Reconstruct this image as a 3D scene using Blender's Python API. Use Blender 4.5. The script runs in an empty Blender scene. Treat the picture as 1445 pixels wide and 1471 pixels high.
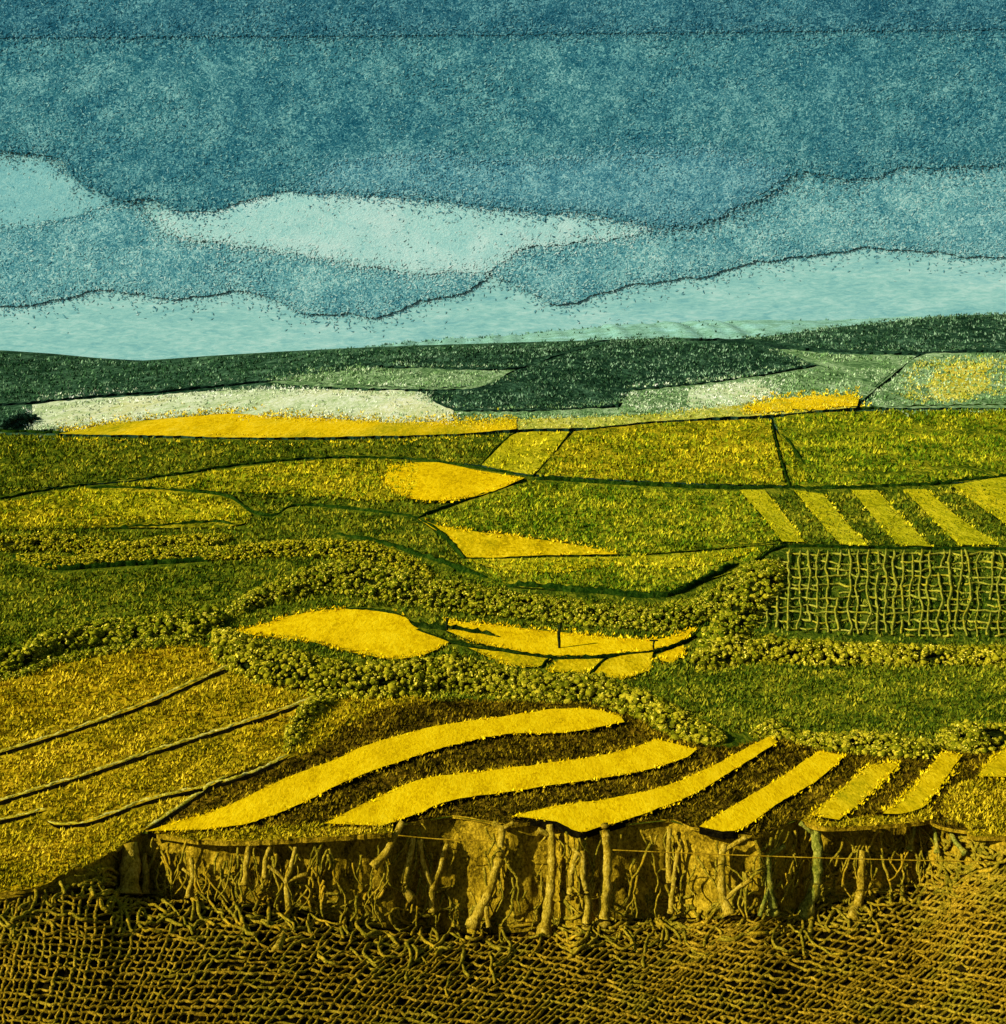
import bpy, bmesh, math, random
import numpy as np
from mathutils import Vector, noise
from mathutils.geometry import delaunay_2d_cdt

random.seed(7)
rng = np.random.default_rng(7)
scene = bpy.context.scene
col = scene.collection

# ------------------------------------------------------------------ the lens
W, HH = 1445.0, 1471.0
F, U0, V0, CH = 1800.0, 722.5, 520.0, 13.0      # focal length, axis and horizon rows of the view, eye height
cam = bpy.data.cameras.new('camera'); camo = bpy.data.objects.new('camera', cam); col.objects.link(camo)
camo.location = (0, 0, CH); camo.rotation_euler = (math.pi/2, 0, 0)
cam.sensor_fit = 'HORIZONTAL'; cam.sensor_width = 36.0; cam.lens = 36.0*F/W
cam.shift_y = -(HH/2 - V0)/W; cam.clip_start = 0.5; cam.clip_end = 9000
scene.camera = camo

# ------------------------------------------------------------------ terrain
def sstep(a, b, x):
    t = np.clip((x-a)/(b-a), 0, 1); return t*t*(3-2*t)
CREST = np.array([(-900,500),(-300,497),(0,503),(60,507),(120,513),(200,518),(260,514),(300,511),(400,505),(500,500),(600,496),(700,493),(800,490),
                  (900,487),(980,485),(1050,487),(1100,483),(1200,470),(1300,459),(1400,452),(1500,450),(1800,470),(2500,490)], float)
YE, YR, ZE = 150.0, 350.0, 4.25
def z_noback(X, Y):
    X = np.asarray(X, float); Y = np.asarray(Y, float)
    z = ZE*sstep(52, YE, Y)
    z = z - 0.45*sstep(-4, -24, X)*(1-sstep(60, 90, Y))
    z = z + 0.22*np.sin(X/8.0+1.0)*np.sin(Y/11.0)*sstep(40, 60, Y)*(1-sstep(120, 150, Y))
    uc = U0 + X*F/YR
    zr = CH - YR*(np.interp(uc, CREST[:,0], CREST[:,1])-V0)/F
    t = np.clip((Y-YE)/(YR-YE), 0, 1); t = t*1.0 - 0.0*t
    z = z + (zr-ZE)*t
    z = z - (zr-2)*sstep(YR, YR+170, Y)
    return z
def ray(u, v, fn, add=0.0, lo=9.0, hi=600.0):
    """points where the rays through picture points (u, v) meet the ground fn raised by add*distance"""
    u = np.atleast_1d(np.asarray(u, float)); v = np.atleast_1d(np.asarray(v, float))
    sx = (u-U0)/F; sz = -(v-V0)/F
    ys = np.geomspace(lo, hi, 420)
    Y = ys[None,:]; G = CH + sz[:,None]*Y - fn(sx[:,None]*Y, Y*np.ones_like(sx[:,None])) - add*Y
    below = G < 0
    idx = np.where(below.any(1), below.argmax(1), len(ys)-1); idx = np.maximum(idx, 1)
    a = ys[idx-1].copy(); b = ys[idx].copy()
    for _ in range(24):
        m = (a+b)/2
        g = CH + sz*m - fn(sx*m, m) - add*m
        a = np.where(g > 0, m, a); b = np.where(g > 0, b, m)
    return sx*b, b, fn(sx*b, b)
# the field edge above the foreground bank
BT = np.array([(-600,1330),(-200,1310),(0,1283),(90,1257),(150,1232),(178,1205),(205,1196),(280,1203),(350,1203),(470,1196),(560,1190),(590,1182),(650,1172),(700,1180),(730,1184),(800,1180),
               (830,1198),(870,1188),(960,1178),(1000,1190),(1090,1200),(1150,1176),(1250,1170),(1320,1158),(1400,1195),(1445,1205),(1700,1190),(2100,1190)], float)
BB = np.array([(-600,1336),(-200,1318),(0,1292),(90,1278),(150,1272),(178,1283),(205,1288),(280,1292),(350,1296),(400,1305),(480,1322),(560,1335),(650,1342),(730,1340),(800,1334),
               (870,1322),(960,1318),(1000,1318),(1090,1312),(1150,1305),(1250,1285),(1320,1262),(1400,1245),(1445,1240),(1700,1240),(2100,1240)], float)
_bx, _by, _bz = ray(BT[:,0], BT[:,1], z_noback)
UG = np.linspace(-600, 2100, 1351)
YBG = np.interp(UG, BT[:,0], _by)
VBG = np.interp(UG, BB[:,0], BB[:,1])
GAP = 0.45
ZFG = CH - (YBG-GAP)*(VBG-V0)/F
def z_all(X, Y):
    X = np.asarray(X, float); Y = np.asarray(Y, float)
    u = U0 + X*F/np.maximum(Y, .1)
    yb = np.interp(u, UG, YBG); zf = np.interp(u, UG, ZFG)
    d = np.clip(yb-GAP-Y, 0, 100)
    fl = -2.0*sstep(-12, 8, X) - .6
    zfore = fl + (zf-fl)*np.exp(-d/3.0)
    zb = z_noback(X, Y)
    t = np.clip((Y-(yb-GAP))/GAP, 0, 1)
    return np.where(Y >= yb, zb, np.where(Y <= yb-GAP, zfore, zfore+(zb-zfore)*t))

# ------------------------------------------------------------------ objects
def tag(o, label=None, cat=None, group=None, kind=None):
    if label: o['label'] = label
    if cat: o['category'] = cat
    if group: o['group'] = group
    if kind: o['kind'] = kind
    return o
def mesh_obj(name, verts, faces, mats, parent=None, origin=None, midx=None, smooth=True):
    V = np.asarray(verts, float)
    if origin is None: origin = (V[:,0].mean(), V[:,1].mean(), V[:,2].min())
    if parent is not None: origin = tuple(parent.location)
    V = V - np.array(origin)
    me = bpy.data.meshes.new(name)
    me.from_pydata([tuple(p) for p in V], [], [tuple(int(i) for i in f) for f in faces])
    for m in (mats if isinstance(mats, (list, tuple)) else [mats]): me.materials.append(m)
    if midx is not None: me.polygons.foreach_set('material_index', np.asarray(midx, np.int32))
    if smooth: me.polygons.foreach_set('use_smooth', np.ones(len(faces), bool))
    me.update()
    o = bpy.data.objects.new(name, me); col.objects.link(o)
    if parent is not None: o.parent = parent
    else: o.location = origin
    return o

# ------------------------------------------------------------------ materials
def s2l(c):
    return tuple((x/255/12.92 if x/255 <= .04045 else ((x/255+.055)/1.055)**2.4) for x in c)
ALB = 0.50           # sunlit picture value -> surface colour
def alb(c): return tuple(min(.9, x*ALB) for x in s2l(c)) + (1,)
def new_mat(name):
    m = bpy.data.materials.new(name); m.use_nodes = True
    nt = m.node_tree; b = nt.nodes['Principled BSDF']
    b.inputs['Roughness'].default_value = .92; b.inputs['Specular IOR Level'].default_value = 0
    return m, nt, b
def N(nt, typ, **kw):
    n = nt.nodes.new(typ)
    for k, v in kw.items():
        if k in n.inputs: n.inputs[k].default_value = v
        else: setattr(n, k, v)
    return n
def ramp(nt, stops):
    r = nt.nodes.new('ShaderNodeValToRGB'); e = r.color_ramp.elements
    while len(e) < len(stops): e.new(.5)
    for x, (p, c) in zip(e, stops): x.position = p; x.color = c
    return r
def mottle(name, cols, size, drift=.55, patch=None, patch_size=40, patch_amt=(.48, .66), contrast=(.32,.5,.68), bump=.5, bump_dist=None, distort=.6, streak=None):
    """grainy surface: cols = (dark, mid, light); size = grain (x, y, z) in metres; patch = a second tone in broad uneven areas"""
    m, nt, b = new_mat(name); L = nt.links
    tc = N(nt, 'ShaderNodeTexCoord'); mp = N(nt, 'ShaderNodeMapping')
    mp.inputs['Scale'].default_value = tuple(1.0/s for s in size)
    mp.inputs['Location'].default_value = (random.uniform(0, 60), random.uniform(0, 60), random.uniform(0, 9))
    mp.inputs['Rotation'].default_value = (.5, .35, .6)
    L.new(tc.outputs['Object'], mp.inputs['Vector'])
    n1 = N(nt, 'ShaderNodeTexNoise', Scale=1.0, Detail=4.0, Roughness=.68, Distortion=distort)
    L.new(mp.outputs[0], n1.inputs['Vector'])
    n2 = N(nt, 'ShaderNodeTexNoise', Scale=1.0/patch_size, Detail=5.0, Roughness=.62, Distortion=.4)
    L.new(mp.outputs[0], n2.inputs['Vector'])
    # grain value, swayed by the broad tone so that it gathers in drifts
    n3 = N(nt, 'ShaderNodeTexNoise', Scale=.16, Detail=3.0, Roughness=.6)
    L.new(mp.outputs[0], n3.inputs['Vector'])
    a1 = N(nt, 'ShaderNodeMath', operation='MULTIPLY_ADD'); a1.inputs[1].default_value = drift; a1.inputs[2].default_value = -drift/2
    L.new(n3.outputs[0], a1.inputs[0])
    a2 = N(nt, 'ShaderNodeMath', operation='ADD'); L.new(n1.outputs[0], a2.inputs[0]); L.new(a1.outputs[0], a2.inputs[1])
    r = ramp(nt, [(contrast[0], alb(cols[0])), (contrast[1], alb(cols[1])), (contrast[2], alb(cols[2]))])
    L.new(a2.outputs[0], r.inputs[0]); out = r.outputs[0]
    if patch:
        if isinstance(patch[0], (tuple, list)):
            rp = ramp(nt, [(contrast[0], alb(patch[0])), (contrast[1], alb(patch[1])), (contrast[2], alb(patch[2]))])
            L.new(a2.outputs[0], rp.inputs[0]); pc = rp.outputs[0]
        else: pc = None
        f = N(nt, 'ShaderNodeMapRange'); f.inputs['From Min'].default_value = patch_amt[0]; f.inputs['From Max'].default_value = patch_amt[1]
        L.new(n2.outputs[0], f.inputs['Value'])
        mx = N(nt, 'ShaderNodeMix', data_type='RGBA'); L.new(f.outputs[0], mx.inputs[0]); L.new(out, mx.inputs[6])
        if pc: L.new(pc, mx.inputs[7])
        else: mx.inputs[7].default_value = alb(patch)
        out = mx.outputs[2]
    L.new(out, b.inputs['Base Color'])
    if bump:
        bp = N(nt, 'ShaderNodeBump'); bp.inputs['Strength'].default_value = bump
        bp.inputs['Distance'].default_value = bump_dist if bump_dist else size[0]*.8
        L.new(n1.outputs[0], bp.inputs['Height']); L.new(bp.outputs[0], b.inputs['Normal'])
    return m
def island(name, cols, grain=.05, bump=.6, fleck=None):
    """small lumps that each take their own tone"""
    m, nt, b = new_mat(name); L = nt.links
    g = N(nt, 'ShaderNodeNewGeometry'); tc = N(nt, 'ShaderNodeTexCoord')
    n1 = N(nt, 'ShaderNodeTexNoise', Scale=1.0/grain, Detail=3.0, Roughness=.65); L.new(tc.outputs['Object'], n1.inputs['Vector'])
    a = N(nt, 'ShaderNodeMath', operation='MULTIPLY_ADD'); a.inputs[1].default_value = .7; L.new(g.outputs['Random Per Island'], a.inputs[0])
    s = N(nt, 'ShaderNodeMath', operation='MULTIPLY_ADD'); s.inputs[1].default_value = .9; s.inputs[2].default_value = -.28
    L.new(n1.outputs[0], s.inputs[0]); L.new(s.outputs[0], a.inputs[2])
    r = ramp(nt, [(i/(len(cols)-1), alb(c)) for i, c in enumerate(cols)])
    L.new(a.outputs[0], r.inputs[0]); L.new(r.outputs[0], b.inputs['Base Color'])
    bp = N(nt, 'ShaderNodeBump'); bp.inputs['Strength'].default_value = bump; bp.inputs['Distance'].default_value = grain*.5
    L.new(n1.outputs[0], bp.inputs['Height']); L.new(bp.outputs[0], b.inputs['Normal'])
    return m

PAL = {   # (dark, mid, light), patch (dark, mid, light) or None
 'green':   (((44,68,8),(96,106,14),(152,148,26)), ((62,84,10),(124,126,16),(178,164,28))),
 'dgreen':  (((34,54,8),(74,88,12),(120,122,22)), ((54,72,10),(98,106,16),(144,140,26))),
 'plot':    (((20,42,6),(52,74,12),(98,108,24)), ((30,52,8),(68,86,14),(116,120,28))),
 'bar':     (((128,126,8),(178,168,14),(216,198,34)), ((142,140,8),(194,176,14),(226,200,28))),
 'olive':   (((58,72,6),(124,122,12),(178,162,26)), ((86,88,8),(156,140,14),(202,176,28))),
 'gold':    (((74,66,4),(146,124,10),(196,164,24)), ((100,84,4),(172,138,10),(212,172,24))),
 'yellow':  (((166,138,4),(218,180,6),(244,208,26)), ((150,142,10),(196,172,12),(228,192,24))),
 'bright':  (((196,154,3),(236,194,5),(250,212,22)), ((180,146,4),(230,186,6),(242,200,18))),
 'lime':    (((114,116,10),(168,158,16),(212,194,34)), ((130,132,10),(186,168,16),(224,198,30))),
 'brown':   (((22,17,2),(62,48,6),(112,88,16)), ((38,28,3),(88,68,8),(144,112,20))),
 'hill':    (((16,40,24),(36,66,40),(84,120,84)), ((24,52,28),(54,88,54),(112,146,104))),
 'hilldark':(((12,32,20),(26,52,32),(62,96,66)), ((16,38,22),(36,66,42),(84,118,84))),
 'sage':    (((54,86,44),(106,138,80),(162,184,128)), ((68,102,54),(130,158,98),(178,198,144))),
 'pale':    (((150,174,104),(204,214,156),(234,236,196)), ((190,194,110),(222,220,160),(240,240,206))),
 'straw':   (((110,128,36),(180,180,60),(216,208,104)), ((176,160,24),(206,184,40),(226,208,100))),
 'amber':   (((190,152,6),(232,190,8),(244,208,44)), ((126,132,14),(190,166,16),(218,190,44))),
}
def px_size(Y, hc=None):
    """ground metres per picture point, across and away"""
    return Y/F, Y*Y/(F*max(4.0, CH-2-(hc or 0)))
def field_mat(kind, Y, slope_gain=1.0, grain=5.0, patch_amt=(.46,.64)):
    c, p = PAL[kind]
    ax, ay = px_size(Y)
    ay = ax*min(ay/ax, 3.2)
    if Y > YE: ay = ax*5
    con = {'green':(.40,.5,.6),'dgreen':(.4,.5,.6),'olive':(.4,.5,.6),'gold':(.38,.5,.62),'brown':(.38,.5,.62),'yellow':(.33,.5,.67),'bright':(.3,.5,.7),'amber':(.25,.5,.75),'pale':(.3,.5,.7)}.get(kind, (.33,.5,.67))
    return mottle(kind+'_field', c, (ax*grain, ay*grain, ax*grain), patch=p, patch_size=22, patch_amt=patch_amt, contrast=con, bump=.35 if kind in ('yellow','bright','amber','pale') else .6, bump_dist=ax*4)
soil = mottle('dark_soil', ((6,5,1),(13,11,3),(30,25,7)), (.06,.1,.06), patch=None)
peat = mottle('damp_earth', ((8,18,2),(20,34,5),(42,56,10)), (.15,.4,.15), patch=None)
peat_far = mottle('dark_turf', ((14,32,20),(26,50,32),(44,72,44)), (.6,2,.6), patch=None)  # dark green for the cut edges of distant parcels

# ------------------------------------------------------------------ outlines
def cr_open(P, step=5.0):
    P = np.asarray(P, float)
    if len(P) < 3:
        out = []
        for a, b in zip(P[:-1], P[1:]):
            n = max(1, int(np.hypot(*(b-a))/step)); out += [a+(b-a)*k/n for k in range(n)]
        return out + [P[-1]]
    Q = np.vstack([2*P[0]-P[1], P, 2*P[-1]-P[-2]]); out = []
    for i in range(1, len(Q)-2):
        p0, p1, p2, p3 = Q[i-1:i+3]; n = max(1, int(np.hypot(*(p2-p1))/step))
        for k in range(n):
            t = k/n
            out.append(.5*((2*p1)+(-p0+p2)*t+(2*p0-5*p1+4*p2-p3)*t*t+(-p0+3*p1-3*p2+p3)*t**3))
    return out + [P[-1]]
def outline(P, step=5.0, corner=38):
    P = [np.array(p, float) for p in P]; n = len(P); cs = []
    for i in range(n):
        a = P[i]-P[i-1]; b = P[(i+1)%n]-P[i]
        d = abs((math.degrees(math.atan2(b[1],b[0])-math.atan2(a[1],a[0]))+180)%360-180)
        if d > corner: cs.append(i)
    if not cs: cs = [0]
    out = []
    for j, c in enumerate(cs):
        e = cs[(j+1)%len(cs)]; seg = [P[c]]; k = c
        while True:
            k = (k+1)%n; seg.append(P[k])
            if k == e: break
        out += cr_open(seg, step)[:-1]
    return out
def wobble(pts, amp, freq, seed):
    out = []
    for p in pts:
        q = Vector((p[0]*freq, p[1]*freq, seed))
        out.append((p[0]+amp*noise.noise(q)+amp*.5*noise.noise(q*3.1), p[1]+amp*noise.noise(q+Vector((9.1,3.3,0)))+amp*.5*noise.noise(q*3.1+Vector((4,1,7)))))
    return out
def inside(pt, poly):
    x, y = pt; r = False; n = len(poly); j = n-1
    for i in range(n):
        xi, yi = poly[i]; xj, yj = poly[j]
        if (yi > y) != (yj > y) and x < (xj-xi)*(y-yi)/(yj-yi)+xi: r = not r
        j = i
    return r
def tri_fill(bd, grid, clear):
    B = np.array(bd); x0, y0 = B.min(0); x1, y1 = B.max(0); pts = []
    y = y0+grid*.5; r = 0
    while y < y1:
        x = x0+grid*(.25+.5*(r%2))
        while x < x1:
            p = (x+random.uniform(-.2,.2)*grid, y+random.uniform(-.2,.2)*grid)
            if inside(p, bd) and np.min(np.hypot(B[:,0]-p[0], B[:,1]-p[1])) > clear: pts.append(p)
            x += grid
        y += grid; r += 1
    vs = [Vector(p) for p in list(bd)+pts]
    res = delaunay_2d_cdt(vs, [], [list(range(len(bd)))], 1, 1e-4)
    ov, of, orig = res[0], res[2], res[3]
    return [(v[0], v[1]) for v in ov], [list(f) for f in of]
def boundary_edges(faces):
    d = {}
    for f in faces:
        for i in range(len(f)):
            a, b = f[i], f[(i+1)%len(f)]
            if (b, a) in d: del d[(b, a)]
            else: d[(a, b)] = 1
    return list(d)
SEED = [0]
def parcel(name, P, kind, k, label, cat, group=None, edge=None, grid=16, grain=5.0, wob=.9, patch_amt=(.46,.64), pre=False, lump=.25, okind=None, feather=None):
    """a piece of land or standing crop, its top k*distance above the ground, with a cut edge all round"""
    SEED[0] += 3.7
    bd = P if pre else outline(P)
    bd = wobble(bd, wob, .11, SEED[0])
    pv, pf = tri_fill(bd, grid, grid*.45)
    A = np.array(pv)
    X, Y, Z = ray(A[:,0], A[:,1], z_noback, add=k)
    hh = k*Y
    lumpn = np.array([noise.noise(Vector((u_*.012, v_*.02, SEED[0]))) for u_, v_ in A])
    Zt = Z + hh*(1+lump*lumpn)
    V = list(zip(X, Y, Zt)); faces = []
    for f in pf:
        a, b, c = (np.array(V[i]) for i in f[:3])
        nz = (b[0]-a[0])*(c[1]-a[1])-(b[1]-a[1])*(c[0]-a[0])
        faces.append(f if nz > 0 else f[::-1])
    be = boundary_edges(faces); mid = [0]*len(faces); n = len(V); low = {}
    for a, b in be:
        for i in (a, b):
            if i not in low: low[i] = len(V); V.append(tuple(V[i])); V.append((X[i], Y[i], Z[i]-.05-.0006*Y[i]))
        faces.append([low[b], low[a], low[a]+1, low[b]+1]); mid.append(1)
    ym = float(np.median(Y))
    m = field_mat(kind, ym, grain=grain, patch_amt=patch_amt)
    e = edge or (soil if ym < 50 else peat if ym < 120 else peat_far)
    o = mesh_obj(name, V, faces, [m, e], midx=mid)
    me = o.data
    sm = np.ones(len(faces), bool); sm[len(pf):] = False; me.polygons.foreach_set('use_smooth', sm)
    POLY.append(np.array(bd))
    if feather: fringe('loose_blades', bd, k, kind, o, *feather)
    if kind in TUFT: tufts('tufts', bd, k, kind, parent=o)
    return tag(o, label, cat, group, okind)
def strip_poly(top, bottom): return cr_open(top)[:] + cr_open(bottom)[:]

POLY = []
# standing growth: small blades in threes, each blade its own tone
TUFT = {'green': 11, 'dgreen': 11, 'olive': 12, 'gold': 12, 'lime': 40, 'brown': 13, 'hill': 13, 'hilldark': 13, 'sage': 15, 'straw': 24, 'pale': 90, 'plot': 34}
TCOL = {'plot': [(20,44,6),(56,78,10),(96,108,18),(150,148,36)], 'bar': [(118,124,10),(174,166,14),(210,190,22),(230,208,44)], 'green': [(26,60,8),(80,108,12),(134,142,18),(196,182,30)], 'dgreen': [(24,48,8),(66,86,12),(114,120,18),(172,160,30)],
        'olive': [(46,74,8),(108,124,12),(162,156,18),(218,192,28)], 'gold': [(74,70,5),(144,130,12),(192,164,18),(226,192,36)],
        'lime': [(118,124,10),(174,166,14),(210,190,22),(230,208,44)], 'brown': [(14,12,1),(56,48,3),(106,88,8),(168,138,20)],
        'hill': [(12,36,18),(32,66,34),(66,104,60),(134,168,120)], 'hilldark': [(12,32,16),(32,62,34),(72,108,68),(142,174,130)],
        'sage': [(44,82,34),(92,132,66),(140,174,106),(196,212,160)], 'pale': [(104,140,84),(160,188,130),(212,220,172),(238,240,214)],
        'straw': [(104,124,28),(164,166,42),(206,196,66),(226,216,118)], 'amber': [(170,160,16),(208,182,12),(232,198,16),(244,216,60)],
        'yellow': [(150,136,6),(206,176,8),(232,194,10),(246,212,36)], 'bright': [(170,140,4),(218,178,6),(238,198,8),(248,212,30)]}
_tm = {}
def tuft_mat(kind, size):
    key = (kind, round(math.log(size)*2))
    if key not in _tm:
        m, nt, b = new_mat(kind+'_blades'); L = nt.links
        g = N(nt, 'ShaderNodeNewGeometry'); tc = N(nt, 'ShaderNodeTexCoord')
        n1 = N(nt, 'ShaderNodeTexNoise', Scale=.016/size, Detail=6.0, Roughness=.62); L.new(tc.outputs['Object'], n1.inputs['Vector'])
        a = N(nt, 'ShaderNodeMath', operation='MULTIPLY_ADD'); a.inputs[1].default_value = .62; L.new(g.outputs['Random Per Island'], a.inputs[0])
        c = N(nt, 'ShaderNodeMath', operation='MULTIPLY_ADD'); c.inputs[1].default_value = 2.1; c.inputs[2].default_value = -.86
        L.new(n1.outputs[0], c.inputs[0]); L.new(c.outputs[0], a.inputs[2])
        r = ramp(nt, [(p, tuple(min(.85, x*1.16) for x in alb(q)[:3])+(1,)) for p, q in zip((.0,.28,.58,.92), TCOL[kind])]); L.new(a.outputs[0], r.inputs[0]); L.new(r.outputs[0], b.inputs['Base Color'])
        _tm[key] = m
    return _tm[key]
def inside_np(P, poly):
    x = P[:,0]; y = P[:,1]; r = np.zeros(len(P), bool); a = np.asarray(poly); b = np.roll(a, 1, axis=0)
    for (xi, yi), (xj, yj) in zip(a, b):
        if yi == yj: continue
        r ^= ((yi > y) != (yj > y)) & (x < (xj-xi)*(y-yi)/(yj-yi)+xi)
    return r
def blade_mesh(name, X, Y, Z, mpp, mat, wpx, hpx, parent=None, origin=(0,0,0)):
    n = len(X); V = np.zeros((n,3,3,3))
    base = np.stack([X, Y, Z], 1)
    for k in range(3):
        a = rng.uniform(0, 2*math.pi, n); w = wpx*mpp*rng.uniform(.6,1.3,n); h = hpx*mpp*rng.uniform(.5,1.4,n); lean = rng.uniform(.2,1.1,n)*h; b = a+rng.uniform(.8,2.3,n)
        off = np.stack([np.cos(b), np.sin(b), 0*a], 1)*(wpx*mpp*rng.uniform(0,1,n))[:,None]
        d = np.stack([np.cos(a)*w*.5, np.sin(a)*w*.5, 0*a], 1)
        V[:,k,0] = base+off-d; V[:,k,1] = base+off+d
        V[:,k,2] = base+off+np.stack([np.cos(b)*lean, np.sin(b)*lean, h], 1)
    V = V.reshape(-1,3)-np.array(origin); nf = n*3
    me = bpy.data.meshes.new(name); me.vertices.add(len(V)); me.vertices.foreach_set('co', V.ravel().astype(np.float32))
    me.loops.add(nf*3); me.loops.foreach_set('vertex_index', np.arange(nf*3, dtype=np.int32))
    me.polygons.add(nf); me.polygons.foreach_set('loop_start', np.arange(0, nf*3, 3, dtype=np.int32)); me.update(calc_edges=True)
    me.materials.append(mat); o = bpy.data.objects.new(name, me); col.objects.link(o)
    if parent is not None: o.parent = parent
    else: o.location = origin
    o['kind'] = 'stuff'
    return o
def fringe(name, bd, k, kind, parent, dens, sigma):
    B = np.array(bd); N_ = np.roll(B, -1, 0)-B; ln = np.hypot(N_[:,0], N_[:,1]); n = int(ln.sum()*dens); i = rng.choice(len(B), n, p=ln/ln.sum())
    P = B[i]+N_[i]*rng.uniform(0, 1, n)[:,None]; nn = np.stack([-N_[i,1], N_[i,0]], 1)/(ln[i]+1e-9)[:,None]; P = P+nn*rng.normal(0, sigma, n)[:,None]*np.array([1, .6])
    P = P[P[:,1] < np.interp(P[:,0], BT[:,0], BT[:,1])-2]
    P = P[~BARE[np.clip(P[:,1]-400, 0, 999).astype(int), np.clip(P[:,0]+100, 0, 1699).astype(int)]]
    X, Y, Z = ray(P[:,0], P[:,1], z_noback, add=k)
    blade_mesh(name, X, Y, Z+k*Y*.8, Y/F*(.8 if np.median(Y) > YE else 1), tuft_mat(kind, float(np.median(Y))/F), 3.2, 3.6, parent, tuple(parent.location))
def tufts(name, bd, k, kind, parent=None, skip=(), wpx=3.4, hpx=4.6):
    B = np.array(bd); x0, y0 = B.min(0); x1, y1 = B.max(0)
    n = int((x1-x0)*(y1-y0)/TUFT[kind]); P = np.stack([rng.uniform(x0, x1, n), rng.uniform(y0, y1, n)], 1)
    P = P[inside_np(P, bd)]
    for q in skip:
        if len(P): P = P[~inside_np(P, q)]
    P = P[~BARE[np.clip(P[:,1]-400, 0, 999).astype(int), np.clip(P[:,0]+100, 0, 1699).astype(int)]]
    if len(P) < 3: return
    X, Y, Z = ray(P[:,0], P[:,1], z_noback, add=k)
    sc = .75 if np.median(Y) > YE else 1.0
    return blade_mesh(name, X, Y, Z+k*Y*.9, Y/F*sc, tuft_mat(kind, float(np.median(Y))/F), wpx, hpx, parent, tuple(parent.location) if parent else (0,0,0))
# ------------------------------------------------------------------ ground sheets
def sheet(name, us, rows, fn, mat, kind='structure', lower=0.0):
    V = []; Fc = []
    nu = len(us)
    for r in rows:
        for u, y in zip(us, r):
            x = (u-U0)*y/F; V.append((x, y, 0))
    V = np.array(V); V[:,2] = fn(V[:,0], V[:,1])-lower
    for j in range(len(rows)-1):
        for i in range(nu-1):
            a = j*nu+i; Fc.append((a, a+1, a+nu+1, a+nu))
    o = mesh_obj(name, V, Fc, mat, origin=(0,0,0)); tag(o, kind=kind); return o
us = np.concatenate([np.linspace(-2200,-140,40), np.arange(-130,1580,10), np.linspace(1590,3600,40)])
yb = np.interp(us, UG, YBG)
rows = [yb*((YE/yb)**(k/90)) for k in range(91)]
c, p = PAL['green']
ground_m = mottle('meadow_ground', PAL['dgreen'][0], (.16,.5,.16), patch=PAL['dgreen'][1], patch_size=18)
ground = sheet('ground', us, rows, z_noback, ground_m, lower=.012)
rows = [np.full(len(us), y) for y in np.concatenate([np.linspace(YE, YR, 70), np.linspace(YR+3, YR+180, 30), np.linspace(YR+230, 1700, 12)])]
hillside = sheet('hillside', us, rows, z_noback, mottle('hill_turf', PAL['hill'][0], (.7,4.5,.7), patch=PAL['hill'][1], patch_size=16), lower=.03)
def foot(X, Y): return z_all(X, Y)
uf = np.concatenate([np.linspace(-2600,-140,40), np.arange(-130,1580,8), np.linspace(1590,4000,40)])
yf = np.interp(uf, UG, YBG)-GAP
rows = [6 + (yf-6)*t for t in np.linspace(0, 1, 60)]
fore = sheet('foreground_soil', uf, rows, z_all, mottle('rough_soil', ((8,6,1),(20,15,3),(48,38,8)), (.05,.1,.05), patch=((12,10,2),(28,24,5),(62,52,12)), patch_size=14))

# ------------------------------------------------------------------ pale hill put in for the green haze above the crest
def haze_hill():
    prof = np.array([(-500,520),(300,520),(480,503),(560,494),(640,486),(720,482),(800,474),(880,466),(960,462),(1040,460),(1100,459),(1160,460),(1240,457),(1320,454),(1500,458),(2000,500)], float)
    D = 640.0; V = []; Fc = []; uu = np.arange(-400, 2000, 5)
    for j, t in enumerate(np.linspace(0, 1, 14)):
        for u in uu:
            v = np.interp(u, prof[:,0], prof[:,1])
            y = D+260*t-0; zt = CH - D*(v-V0)/F + 1.6*noise.noise(Vector((u*.05, 3, 1)))
            h = math.sin(math.pi*min(1, .04+t*.96)*.5) if t < .5 else math.cos((t-.5)*math.pi*.9)
            x = (u-U0)*D/F; y = D-160+320*t
            V.append((x, y, zt*(math.sin(math.pi*t)**.6 if t < .5 else math.sin(math.pi*t)**.6)-.5 + .12*noise.noise(Vector((x*.05, y*.05, 2)))))
    n = len(uu)
    for j in range(13):
        for i in range(n-1): a = j*n+i; Fc.append((a, a+1, a+n+1, a+n))
    o = mesh_obj('haze_hill', V, Fc, mottle('haze_turf', ((100,146,112),(130,176,146),(158,202,176)), (1.3,1.3,1.3), patch=((118,168,142),(146,198,178),(170,216,200)), patch_size=10), origin=(0,D,0))  # haze put into the colour: pale green close to the sky tone
    tag(o, kind='structure')
    A = np.array(V); i = rng.choice(len(A), 5200); P = A[i]+rng.uniform(-.5, .5, (5200, 3))*np.array([2.2, 14, .3])
    hz = (CH-P[:,1]*0+0); v_ = V0-(P[:,2]-CH)*F/P[:,1]; keep = rng.uniform(0, 1, len(P)) < np.clip((v_-452)/45, .05, 1)**1.6; P = P[keep]  # loose green specks for the haze, thinning out upwards
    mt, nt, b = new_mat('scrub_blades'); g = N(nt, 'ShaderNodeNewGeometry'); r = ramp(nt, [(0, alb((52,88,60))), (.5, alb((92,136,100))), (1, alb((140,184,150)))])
    nt.links.new(g.outputs['Random Per Island'], r.inputs[0]); nt.links.new(r.outputs[0], b.inputs['Base Color'])
    so = blade_mesh('haze_specks', P[:,0], P[:,1], P[:,2], P[:,1]/F, mt, 3.0, 3.2, None, (0, D, 0)); tag(so, 'thin scrub standing in for green haze above the crest', 'scrub')
haze_hill()

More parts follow.
